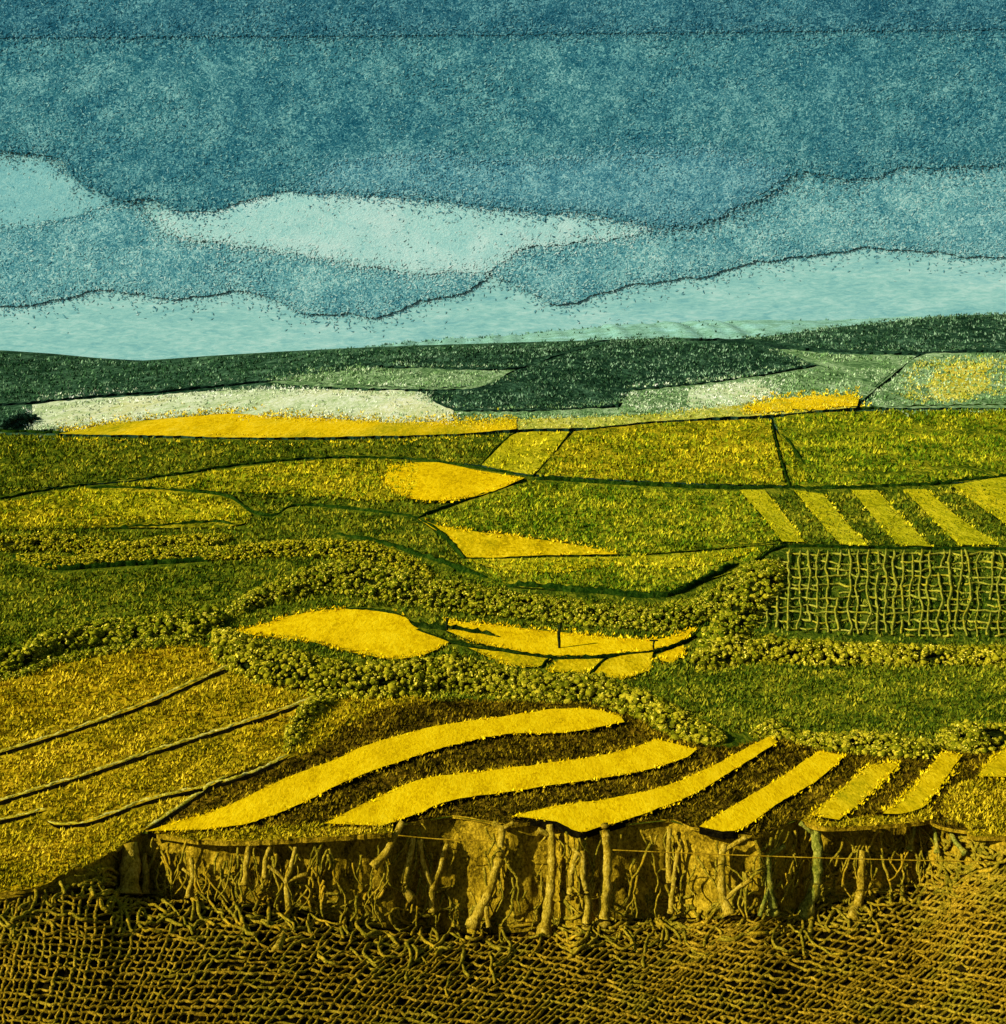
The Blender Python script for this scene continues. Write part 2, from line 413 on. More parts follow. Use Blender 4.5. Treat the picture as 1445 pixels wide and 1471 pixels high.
# ------------------------------------------------------------------ the foreground bank
BANK_M = mottle('bank_earth', ((58,46,4),(142,114,14),(206,168,32)), (.07,.07,.09), patch=((78,64,6),(156,126,16),(208,170,34)), patch_size=9, patch_amt=(.44,.6), bump=.9)
def bank():
    uu = np.arange(-600, 2100, 4.0); yb = np.interp(uu, UG, YBG); zf = np.interp(uu, UG, ZFG)
    zt = z_noback((uu-U0)*yb/F, yb); nr = 22; V = []; Fc = []
    for j in range(nr):
        t = j/(nr-1)
        for i, u in enumerate(uu):
            y = yb[i]+.15-(GAP+.2)*t
            z = zt[i]+.0 + (zf[i]-.12-zt[i])*t
            hgt = max(0.05, zt[i]-zf[i])
            b = (noise.noise(Vector((u*.028, t*1.1, 3)))*.17 + noise.noise(Vector((u*.11, t*4, 8)))*.13)*math.sin(math.pi*min(1,max(0,t)))*min(1, hgt)
            y2 = y - b*.8
            V.append(((u-U0)*yb[i]/F, y2, z))
    n = len(uu)
    for j in range(nr-1):
        for i in range(n-1): a = j*n+i; Fc.append((a, a+n, a+n+1, a+1))
    o = mesh_obj('earth_bank', V, Fc, BANK_M, origin=(0, 35, -3)); tag(o, kind='structure')
bank()

# ------------------------------------------------------------------ fields
LINES = [
 ([(-60,586),(45,580),(130,571),(220,565),(330,554),(400,549),(500,556),(620,560),(745,556)], 4, 'f', 'dark hedgerow along the top edge of the cream-white field'),
 ([(205,605),(270,602),(330,597),(400,584),(440,573),(484,561)], 2.6, 'f', 'hair-thin curving hedgerow crossing the cream-white and amber fields'),
 ([(680,557),(745,529),(830,501),(872,489)], 3, 'f', 'slanting hedgerow climbing to the crest between grey-green and blackish fields'),
 ([(525,522),(580,529),(640,531),(690,531),(745,529)], 3, 'f', 'short level hedgerow under the dark lens-shaped hill field'),
 ([(625,578),(655,589),(760,591),(850,588),(892,582)], 4, 'f', 'black hedgerow along the bottom of the blackish hill field'),
 ([(985,489),(1060,490),(1120,497),(1200,505),(1320,509),(1400,505),(1500,500)], 4, 'f', 'long hedgerow running along the crest and down across the right of the hill'),
 ([(1058,488),(1120,501),(1178,524)], 3.4, 'f', 'short straight hedgerow dropping to the right from the crest'),
 ([(880,562),(1000,553),(1090,541),(1180,525),(1260,522)], 3, 'f', 'hedgerow along the lower right side of the blackish hill field'),
 ([(1228,583),(1270,548),(1322,510)], 3.4, 'f', 'single slanting hedgerow near the right end of the hill'),
 ([(-60,620),(40,621),(160,626),(330,630),(500,629),(640,623),(760,619),(860,617),(940,606),(1100,599),(1230,588),(1500,583)], 4.5, 'm', 'long dark hedgerow dividing the hill from the plain'),
 ([(-60,728),(0,717),(100,700),(250,683),(350,668),(480,658),(600,661),(700,675),(768,685)], 4, 'm', 'arching hedgerow over the leaf-shaped olive-yellow field'),
 ([(690,670),(715,645),(740,622)], 5, 'm', 'dark slanting hedgerow on the left of the small slanted field'),
 ([(768,684),(798,649),(822,621)], 3.5, 'm', 'slanting hedgerow on the right of the small slanted field'),
 ([(766,688),(880,695),(1000,701),(1130,703),(1240,702),(1372,694),(1500,680)], 7, 'm', 'thick dark hedgerow under the raised olive field'),
 ([(1108,601),(1116,640),(1126,675),(1136,699)], 4, 'm', 'steep hedgerow along the right side of the raised olive field'),
 ([(1118,620),(1136,640),(1156,668)], 5, 'm', 'short dark hedgerow beside the thin green sliver'),
 ([(756,690),(700,711),(650,726),(600,744)], 5, 'm', 'slanting hedgerow running down left from the brilliant yellow patch'),
 ([(130,701),(240,705),(320,712),(360,735),(395,741),(425,727),(500,731),(600,744)], 5, 'm', 'dipping hedgerow below the leaf-shaped field'),
 ([(660,802),(760,801),(890,798),(905,804)], 3.5, 'm', 'level hedgerow along the foot of the pointed yellow wedge'),
 ([(598,746),(636,770),(656,790),(668,803)], 8, 'm', 'thick short hedgerow on the left side of the pointed yellow wedge'),
 ([(930,800),(1000,792),(1110,781),(1128,772)], 3.5, 'm', 'hedgerow along the bottom of the large green central field'),
 ([(1060,830),(1092,803),(1132,786),(1250,788),(1400,790),(1500,790)], 5, 'm', 'hedgerow along the top of the grid netting'),
 ([(1210,680),(1290,680),(1380,672),(1430,684)], 3, 'm', 'faint hedgerow within the broad green field on the right'),
 ([(730,842),(800,847),(900,856),(960,858),(1010,836),(1060,812)], 11, 'm', 'deep green hedgerow sunk behind the long curved hedge'),
 ([(1090,746),(1106,700)], .1, None, ''),
 ([(590,905),(660,926),(740,939),(800,946),(870,944),(950,936),(1010,908),(1050,870),(1090,842)], 6, 'n', 'dark curved hedgerow along the lower side of the long curved field'),
 ([(792,946),(776,960)], 8, 'n', 'dark little hedgerow between the left and middle small plots'),
 ([(872,946),(850,968)], 8, 'n', 'dark little hedgerow between the middle and right small plots'),
 ([(590,898),(650,906),(720,918)], 9, 'n', 'dark hedgerow between the boat-shaped and the long curved yellow fields'),
 ([(500,876),(560,880),(600,900)], 5, 'n', 'dark hedgerow on the upper right edge of the boat-shaped field'),
 ([(160,760),(230,757),(300,752),(345,756)], 6, 'm', 'dark hedgerow at the foot of the olive field on the left'),
 ([(20,800),(80,818),(180,812),(300,806)], 9, 'm', 'dark green hedgerow under the upper left bobbly hedges'),
 ([(480,768),(560,786),(640,812),(700,832)], 9, 'm', 'dark hedgerow curving through the rough ground left of centre'),
]
RIDGES = [
 ([(-60,1100),(0,1080),(100,1049),(200,1014),(270,984),(330,957),(372,956)], 'topmost long earth ridge across the sloping stubble field'),
 ([(-60,1170),(0,1150),(120,1113),(220,1079),(330,1044),(420,1014),(482,988)], 'middle long earth ridge across the sloping stubble field'),
 ([(64,1176),(84,1184),(130,1179),(210,1150),(300,1128),(360,1110),(418,1084)], 'lower earth ridge with a hooked left end in the stubble field'),
 ([(-60,1196),(0,1178),(40,1168),(70,1162)], 'short earth ridge at the left edge of the view'),
 ([(208,1192),(255,1161),(300,1130),(330,1112)], 'earth ridge between the stubble field and the ploughed field'),
]
BARE = np.zeros((1000, 1700), bool)            # no growth where a hedgerow, ridge or ditch runs
for P, w, *_ in LINES + [(P, 7.77) for P, _ in RIDGES]:
    dy = 3 if w == 7.77 else 0
    for x, y in cr_open(P, 2.0):
        r = 6.6 if w == 7.77 else w*.5+2.0; yy, xx = np.mgrid[int(y+dy-r)-1:int(y+dy+r)+2, int(x-r)-1:int(x+r)+2]; k = np.hypot(xx-x, yy-y-dy) <= r
        yi = np.clip(yy[k]-400, 0, 999); xi = np.clip(xx[k]+100, 0, 1699); BARE[yi, xi] = True
FIELDS = [
 # --- hillside
 ('hill_field', [(520,523),(600,513),(690,505),(800,500),(880,490),(975,491),(860,497),(800,510),(745,527),(640,530)], 'hilldark', .0016, 'dark green lens-shaped hill field just under the crest', 'field'),
 ('hill_field', [(384,549),(450,538),(520,531),(600,529),(690,532),(740,531),(690,556),(610,559),(500,557),(430,553)], 'sage', .0014, 'grey-green hill field between the dark crest and the pale cream field', 'field'),
 ('hill_field', [(684,557),(750,530),(830,504),(900,495),(985,493),(1060,490),(1110,500),(1172,524),(1090,538),(1000,551),(905,560),(888,582),(800,588),(690,589),(650,587),(618,573),(604,562)], 'hilldark', .0016, 'large blackish green field in the middle of the hillside', 'field'),
 ('hill_field', [(1070,488),(1110,484),(1200,472),(1300,461),(1400,454),(1900,452),(1900,500),(1400,503),(1300,507),(1200,503),(1120,496)], 'hilldark', .0016, 'dark green field along the right-hand crest of the hill', 'field'),
 ('hill_field', [(1110,500),(1200,508),(1316,511),(1280,540),(1236,577),(1150,575),(1100,540),(1178,525)], 'sage', .0014, 'grey-green hill field left of the slanting hedge line', 'field'),
 ('hill_field', [(1322,512),(1400,507),(1900,503),(1900,584),(1400,586),(1240,586),(1282,546)], 'sage', .0012, 'sage hill field right of the slanting hedge line', 'field'),
 ('hill_field', [(1312,528),(1380,520),(1900,517),(1900,560),(1430,562),(1390,573),(1300,574)], 'straw', .0012, 'straw-yellow patch of crop at the far right of the hill', 'crop field'),
 ('hill_field', [(46,581),(130,573),(220,568),(320,561),(420,559),(520,561),(600,563),(622,577),(652,590),(650,604),(560,607),(480,601),(400,598),(330,594),(250,600),(160,608),(48,618)], 'pale', .0018, 'long cream-white field on the left of the hillside', 'field'),
 ('hill_field', [(652,590),(760,591),(890,585),(905,562),(1000,553),(1100,541),(1150,560),(1234,568),(1232,579),(1100,586),(980,594),(900,598),(740,604),(652,605)], 'sage', .0018, 'pale mottled strip of pasture below the blackish hill field', 'field'),
 ('hill_field', [(905,565),(1000,556),(1096,545),(1120,560),(1080,578),(990,585),(910,583)], 'pale', .0019, 'small whitish patch of field in the pale pasture strip', 'field'),
 ('crop_field', [(84,623),(160,609),(250,601),(330,594),(400,598),(480,601),(560,607),(650,604),(742,602),(742,616),(660,622),(560,626),(400,628),(280,627),(170,625)], 'amber', .0026, 'long tapering amber-yellow crop under the cream-white field', 'crop field'),
 ('crop_field', [(744,603),(900,597),(1000,588),(1100,580),(1232,573),(1230,585),(1100,596),(945,604),(860,613),(744,617)], 'straw', .0026, 'yellow-green band of crop running on to the right beneath the pasture strip', 'crop field'),
 ('crop_field', [(1070,584),(1130,572),(1190,568),(1234,569),(1232,582),(1150,588),(1080,592)], 'amber', .0034, 'small amber patch of crop at the foot of the slanting hedge line', 'crop field'),
 # --- plain
 ('pasture', [(-450,624),(160,628),(400,632),(560,630),(680,625),(738,622),(712,642),(690,668),(600,659),(480,656),(350,666),(250,680),(100,697),(-450,722)], 'dgreen', .0010, 'wide dark olive pasture directly below the amber crop on the left', 'field'),
 ('crop_field', [(744,622),(818,620),(795,650),(766,682),(725,676),(692,668),(715,645)], 'lime', .0016, 'small slanted yellow-green field between two dark slanting hedges', 'crop field'),
 ('pasture', [(824,620),(945,608),(1104,601),(1116,650),(1128,697),(1000,694),(880,688),(770,682),(800,648)], 'olive', .0016, 'four-sided olive field raised above a pale-edged line', 'field'),
 ('pasture', [(1112,600),(1230,591),(1900,586),(1900,684),(1380,692),(1215,700),(1142,700),(1128,650)], 'green', .0012, 'broad mottled green field at the far right of the plain', 'field'),
 ('pasture', [(1114,618),(1130,640),(1158,688),(1140,694),(1126,660)], 'olive', .002, 'thin green sliver beside the raised olive field', 'field'),
 ('crop_field', [(160,697),(250,686),(350,671),(480,660),(560,662),(600,666),(590,716),(540,718),(440,710),(330,706),(230,701)], 'olive', .0016, 'long olive-yellow leaf-shaped field leading to the brightest patch', 'crop field'),
 ('crop_field', [(556,670),(620,664),(690,676),(754,686),(705,706),(650,718),(590,716),(552,694)], 'bright', .0024, 'brilliant yellow patch at the pointed end of the leaf-shaped field', 'crop field'),
 ('pasture', [(-450,728),(0,720),(100,704),(200,702),(320,713),(362,738),(340,754),(240,758),(120,758),(-450,766)], 'olive', .0012, 'olive field with a yellow tinge above the upper left hedges', 'field'),
 ('crop_field', [(106,708),(160,704),(230,712),(330,728),(350,742),(260,748),(160,738),(120,726)], 'lime', .0017, 'dull yellow patch of crop in the olive field above the upper left hedges', 'crop field'),
 ('pasture', [(612,742),(690,714),(765,692),(880,696),(1000,702),(1062,706),(1122,780),(1000,790),(895,796),(840,784),(740,767),(650,754)], 'green', .0012, 'large mottled green field in the centre of the plain', 'field'),
 ('crop_field', [(600,746),(650,759),(740,770),(830,783),(888,796),(800,797),(720,800),(670,800),(648,776)], 'yellow', .0022, 'pointed yellow wedge of crop below the large green field', 'crop field'),
 ('pasture', [(668,803),(800,800),(892,799),(1000,793),(1112,782),(1060,818),(1000,836),(920,852),(830,848),(740,842),(668,830)], 'green', .0012, 'curved green field under the pointed yellow wedge', 'field'),
 ('crop_field', [(672,804),(760,802),(860,800),(960,798),(1095,785),(1040,805),(960,815),(880,812),(800,822),(720,818)], 'lime', .002, 'lime-yellow upper half of the curved field under the wedge', 'crop field'),
 ('pasture', [(1066,703),(1140,702),(1215,702),(1360,697),(1900,690),(1900,786),(1300,786),(1132,782)], 'dgreen', .0010, 'green field with slanted yellow strips laid across it', 'field'),
 ('crop_strip', [(1062,704),(1098,704),(1128,740),(1156,778),(1124,778),(1096,742)], 'bar', .0026, 'leftmost slanted yellow strip, narrow and golden, above the grid netting', 'crop strip', 'slanted strips above the netting'),
 ('crop_strip', [(1140,704),(1182,710),(1215,748),(1247,784),(1208,782),(1172,742)], 'bar', .0026, 'second slanted yellow strip from the left above the grid netting', 'crop strip', 'slanted strips above the netting'),
 ('crop_strip', [(1222,704),(1260,704),(1298,745),(1338,785),(1290,782),(1254,742)], 'bar', .0026, 'middle slanted yellow strip of the five above the grid netting', 'crop strip', 'slanted strips above the netting'),
 ('crop_strip', [(1298,704),(1330,703),(1378,744),(1436,782),(1378,783),(1336,742)], 'bar', .0026, 'widest slanted yellow strip, second from the right above the netting', 'crop strip', 'slanted strips above the netting'),
 ('crop_strip', [(1366,697),(1445,684),(1600,664),(1600,850),(1445,752)], 'bar', .0026, 'triangular yellow strip cut by the right edge of the view above the netting', 'crop strip', 'slanted strips above the netting'),
 ('pasture', [(395,742),(425,728),(500,733),(598,745),(636,780),(660,806),(645,830),(580,808),(500,784),(420,766)], 'dgreen', .0012, 'dark green rough ground left of the pointed yellow wedge', 'field'),
 ('pasture', [(-450,808),(0,806),(80,822),(200,815),(330,812),(450,800),(420,835),(330,868),(230,880),(120,898),(-450,950)], 'dgreen', .0010, 'dark olive meadow between the upper left and lower left hedges', 'field'),
 ('pasture', [(640,830),(740,846),(850,852),(940,858),(1040,828),(1090,805),(1040,850),(960,870),(850,868),(740,860)], 'dgreen', .0010, 'deep green hollow behind the long curved hedge', 'field'),
 # --- middle
 ('crop_field', [(330,909),(385,894),(430,882),(500,875),(575,884),(596,900),(645,922),(610,940),(560,946),(500,935),(440,920),(385,914)], 'bright', .0016, 'bright yellow boat-shaped field in the centre, pointed at its left', 'crop field'),
 ('crop_field', [(640,890),(720,899),(800,908),(870,915),(950,917),(1000,900),(978,920),(940,933),(870,941),(800,943),(740,935),(680,921),(642,906)], 'bright', .0016, 'long curved yellow field with a small post standing in it', 'crop field'),
 ('crop_field', [(672,930),(730,938),(792,947),(770,958),(720,950)], 'yellow', .0014, 'small leftmost yellow plot below the long curved field', 'crop field', 'small plots below the curved field'),
 ('crop_field', [(802,948),(866,946),(846,966),(786,964)], 'yellow', .0014, 'middle yellow plot of the three below the long curved field', 'crop field', 'small plots below the curved field'),
 ('crop_field', [(876,946),(938,936),(934,962),(894,974),(852,968)], 'yellow', .0014, 'rightmost yellow plot of the three below the long curved field', 'crop field', 'small plots below the curved field'),
 ('crop_field', [(944,940),(982,926),(984,938),(966,952),(948,948)], 'bright', .002, 'tiny golden triangle of crop at the right tip of the curved field', 'crop field'),
 ('pasture', [(938,962),(985,948),(990,1000),(1000,1020),(950,1010),(934,990)], 'dgreen', .0012, 'small dark green plot left of the sunken right-hand meadow', 'field'),
 ('pasture', [(990,972),(1080,960),(1200,966),(1900,972),(1900,1045),(1370,1052),(1200,1058),(1110,1052),(1040,1040),(1000,1012)], 'dgreen', .0010, 'sunken dark olive meadow between the two right-hand hedges', 'field'),
 ('pasture', [(1092,806),(1132,789),(1300,792),(1900,792),(1900,930),(1300,925),(1180,922),(1062,908),(1076,860)], 'plot', .0008, 'dark green plot under the grid of netting', 'field'),
 # --- left slope and strip field
 ('stubble_field', [(-450,985),(0,966),(130,938),(290,930),(345,945),(400,968),(484,990),(505,1004),(505,1030),(440,1080),(340,1110),(255,1162),(207,1193),(150,1230),(90,1256),(0,1282),(-450,1312)], 'gold', .0008, 'sloping golden-olive stubble field with long earth ridges on the left', 'field'),
 ('pasture', [(502,1004),(580,1000),(622,1006),(560,1016),(508,1036)], 'gold', .0014, 'small golden triangle of grass at the top of the strip field', 'field'),
 ('ploughed_field', [(209,1193),(255,1164),(342,1112),(440,1082),(508,1038),(560,1018),(622,1008),(760,1010),(880,1018),(960,1058),(1040,1075),(1110,1062),(1200,1082),(1300,1080),(1900,1066),(1900,1186),(1400,1194),(1320,1157),(1250,1169),(1150,1175),(1090,1199),(1000,1189),(960,1177),(870,1187),(830,1197),(800,1179),(730,1183),(650,1171),(590,1181),(470,1195),(350,1202),(280,1202)], 'brown', .0006, 'dark brown ploughed field carrying the curved yellow strips', 'field'),
 ('stubble_field', [(1366,1132),(1410,1116),(1445,1110),(1520,1104),(1900,1100),(1900,1186),(1440,1202),(1390,1188),(1352,1168)], 'gold', .0014, 'golden stubble corner at the far right above the bank', 'field'),
 ('stubble_field', [(1150,1178),(1172,1166),(1206,1176),(1268,1170),(1330,1160),(1350,1174),(1322,1180),(1250,1186),(1180,1188)], 'gold', .0012, 'strip of golden stubble on the lip of the bank below the right-hand strips', 'field'),
]
for f in FIELDS:
    name, P, kind, k, label, cat = f[:6]; g = f[6] if len(f) > 6 else None
    yy = np.mean([q[1] for q in P])
    fe = (2.2, 9) if kind in ('amber', 'pale') else (1.5, 7) if name == 'hill_field' else (.25, 1.6) if kind == 'bar' else (.45, 3.4) if kind in ('yellow', 'bright', 'lime', 'straw') else (.4, 3)
    parcel(name, P, kind, k, label, cat, g, feather=fe, edge=BANK_M if yy > 1080 and kind in ('brown','gold') else None, grid=22 if len(P) > 14 else 16, wob=5.0 if label.startswith(('straw','small whitish','small amber')) else 1.6 if name == 'hill_field' else .9, patch_amt=(.42,.6) if kind in ('gold','olive','green') else (.46,.64))

STRIPS = [
 ([(212,1194),(260,1177),(294,1168),(346,1149),(415,1116),(480,1091),(532,1069),(618,1045),(705,1031),(791,1019),(847,1019),(892,1029)],
  [(897,1037),(826,1050),(722,1055),(653,1069),(601,1085),(532,1109),(480,1130),(432,1154),(363,1181),(300,1191)], 'topmost and longest curved yellow strip in the ploughed field', 'bright'),
 ([(466,1183),(532,1149),(584,1126),(636,1114),(722,1104),(826,1091),(895,1078),(944,1062)],
  [(1002,1076),(980,1090),(912,1109),(826,1123),(757,1133),(688,1143),(636,1154),(601,1168),(545,1186)], 'second curved yellow strip, wide and S-shaped, in the ploughed field', 'bright'),
 ([(736,1171),(791,1159),(895,1143),(947,1133),(1014,1105),(1066,1078),(1104,1059)],
  [(1118,1066),(1066,1098),(997,1140),(930,1168),(861,1187),(832,1194),(800,1180)], 'third curved yellow strip, sweeping up to a round bush on its right end', 'bright'),
 ([(1004,1187),(1066,1150),(1118,1119),(1153,1095),(1177,1079)], [(1214,1085),(1170,1123),(1118,1154),(1066,1190),(1038,1194)], 'fourth yellow strip, straight and blunt-ended, in the ploughed field', 'bright'),
 ([(1164,1170),(1205,1136),(1250,1098)], [(1292,1096),(1267,1123),(1229,1157),(1205,1176)], 'fifth yellow strip, short and dull, second last on the right of the ploughed field', 'yellow'),
 ([(1268,1169),(1308,1133),(1353,1081)], [(1381,1086),(1353,1126),(1326,1158),(1290,1169)], 'sixth yellow strip, short and steep, near the right end of the ploughed field', 'yellow'),
 ([(1404,1116),(1426,1086),(1440,1076)], [(1500,1070),(1500,1118)], 'last yellow strip, cut off by the right edge of the view', 'yellow'),
 ([(216,1196),(350,1193),(470,1186),(562,1186)], [(562,1196),(470,1202),(350,1208),(285,1206)], 'thin dull gold strip lying level along the lip of the bank on the left', 'gold'),
]
for t, b, lab, kd in STRIPS:
    parcel('crop_strip', strip_poly(t, b), kd, .0040 if kd != 'gold' else .0018, lab, 'crop strip', 'curved yellow strips in the ploughed field', pre=True, grid=12, grain=3.4, wob=1.1, patch_amt=(.5,.7), feather=(.2 if kd == 'bright' else .7, 1.5 if kd == 'bright' else 3.5), edge=BANK_M if kd == 'gold' else None)

tufts('rough_grass', [(-450,626),(1900,590),(1900,1090),(1100,1060),(900,1030),(500,1000),(-450,980)], 0, 'dgreen', skip=POLY)
tufts('hill_grass', [(-450,503),(0,507),(200,521),(400,509),(600,500),(1000,489),(1200,474),(1500,456),(1900,478),(1900,584),(1230,586),(940,604),(640,620),(-450,620)], 0, 'hill', skip=POLY)
# ------------------------------------------------------------------ hedgerows drawn as thin dark lines across the fields
line_near = mottle('hedgerow_leaf', ((8,20,2),(20,38,5),(50,66,12)), (.12,.12,.12), bump=.8)
line_far = mottle('far_hedgerow_leaf', ((10,24,18),(18,38,26),(36,60,40)), (.5,.5,.5), bump=.8)
line_mid = mottle('mid_hedgerow_leaf', ((10,28,3),(24,48,6),(54,76,14)), (.2,.2,.2), bump=.8)
ridge_m = mottle('ridge_turf', ((150,136,16),(206,186,44),(238,224,120)), (.09,.09,.09), bump=.7)
def hedge_line(name, P, w, label, cat, mat, hgt=.9, group=None, wob=1.2, step=3.0, var=.5):
    SEED[0] += 2.3
    pts = wobble(cr_open(P, step), wob, .07, SEED[0])
    A = np.array(pts); X, Y, Z = ray(A[:,0], A[:,1], z_noback)
    V = []; Fc = []; n = len(A); prof = [(-1,-.15),(-.85,.45),(-.4,.95),(.2,1.0),(.75,.6),(1,-.15)]
    dX = np.gradient(X); dY = np.gradient(Y); ln = np.hypot(dX, dY)+1e-9
    for i in range(n):
        m = Y[i]/F; q = noise.noise(Vector((X[i]/m*.06, Y[i]/m*.02, SEED[0])))
        ww = m*w*.5*(1+var*q); hh = m*w*hgt*(1+var*noise.noise(Vector((A[i,0]*.12, A[i,1]*.12, SEED[0]+5))))
        taper = min(1, (i+1)/6, (n-i)/6); ww *= .4+.6*taper; hh *= .3+.7*taper
        nx, ny = -dY[i]/ln[i], dX[i]/ln[i]
        for s, t in prof:
            j = .25*noise.noise(Vector((A[i,0]*.3, A[i,1]*.3, s*3+SEED[0])))
            V.append((X[i]+nx*ww*(s+j), Y[i]+ny*ww*(s+j), Z[i]+hh*(t+(j if t > 0 else 0))))
    k = len(prof)
    for i in range(n-1):
        for s in range(k-1): a = i*k+s; Fc.append((a, a+1, a+k+1, a+k))
    Fc.append(tuple(range(k))); Fc.append(tuple(range((n-1)*k, n*k))[::-1])
    o = mesh_obj(name, V, Fc, mat); bm = bmesh.new(); bm.from_mesh(o.data); bmesh.ops.recalc_face_normals(bm, faces=bm.faces); bm.to_mesh(o.data); bm.free()
    return tag(o, label, cat, group)
for P, w, kd, lab in LINES:
    if kd is None: continue
    hedge_line('hedgerow', P, w, lab, 'hedgerow', {'f': line_far, 'm': line_mid, 'n': line_near}[kd], hgt=.75, group='hedgerows between the fields')

# ------------------------------------------------------------------ earth ridges with a ditch below them
for P, lab in RIDGES:
    o = hedge_line('earth_ridge', P, 9, lab, 'ridge', ridge_m, hgt=.3, group='earth ridges on the left slope', wob=2.2, var=.55)
    # ditch: dark soil strip on the lower side
    SEED[0] += 1
    up = wobble(cr_open([(x, y+3.2) for x, y in P], 4), 1.2, .06, SEED[0]); lo = wobble(cr_open([(x, y+8.4) for x, y in P], 4), 2.6, .06, SEED[0]+4)
    A = np.array(up); B = np.array(lo); n = len(A); k = min(1, 1)
    tap = np.minimum(1, np.minimum(np.arange(n), np.arange(n)[::-1])/6.0)[:,None]; B = A+(B-A)*tap
    X, Y, Z = ray(np.r_[A[:,0], B[:,0]], np.r_[A[:,1], B[:,1]], z_noback)
    V = list(zip(X, Y, Z+.0008*Y*1.35)); Fc = [(i+n, i+n+1, i+1, i) for i in range(n-1)]
    mesh_obj('ditch', V, Fc, soil, parent=o)

# ------------------------------------------------------------------ bobbly hedges
ICO = {}
def ico(sub):
    if sub not in ICO:
        bm = bmesh.new(); bmesh.ops.create_icosphere(bm, subdivisions=sub, radius=1)
        ICO[sub] = (np.array([v.co[:] for v in bm.verts]), [tuple(v.index for v in f.verts) for f in bm.faces]); bm.free()
    return ICO[sub]
leaf_near = island('hedge_leaf_gold', [(40,46,2),(96,98,8),(150,140,18),(198,176,36)], grain=.07)
leaf_mid = island('hedge_leaf_green', [(32,50,2),(84,94,8),(136,132,16),(188,170,32)], grain=.08)
leaf_far = island('hedge_leaf_far', [(40,60,4),(90,98,8),(142,134,14),(190,168,22)], grain=.12)
LEAF = {}
def leafy(src, cols):
    m, nt, b = new_mat('single_leaves'); g = N(nt, 'ShaderNodeNewGeometry'); r = ramp(nt, [(i/(len(cols)-1), tuple(min(.85, x*1.22) for x in alb(c)[:3])+(1,)) for i, c in enumerate(cols)])
    nt.links.new(g.outputs['Random Per Island'], r.inputs[0]); nt.links.new(r.outputs[0], b.inputs['Base Color']); LEAF[src.name] = m
leafy(leaf_near, [(40,48,2),(96,100,8),(152,142,18),(200,178,34),(234,212,76)]); leafy(leaf_mid, [(34,52,2),(84,96,8),(138,134,16),(188,172,32),(226,206,72)]); leafy(leaf_far, [(40,62,4),(98,106,10),(156,146,16),(208,184,28),(236,210,64)])
under_m = mottle('hedge_understorey', ((10,16,2),(26,34,6),(60,64,12)), (.1,.1,.1))
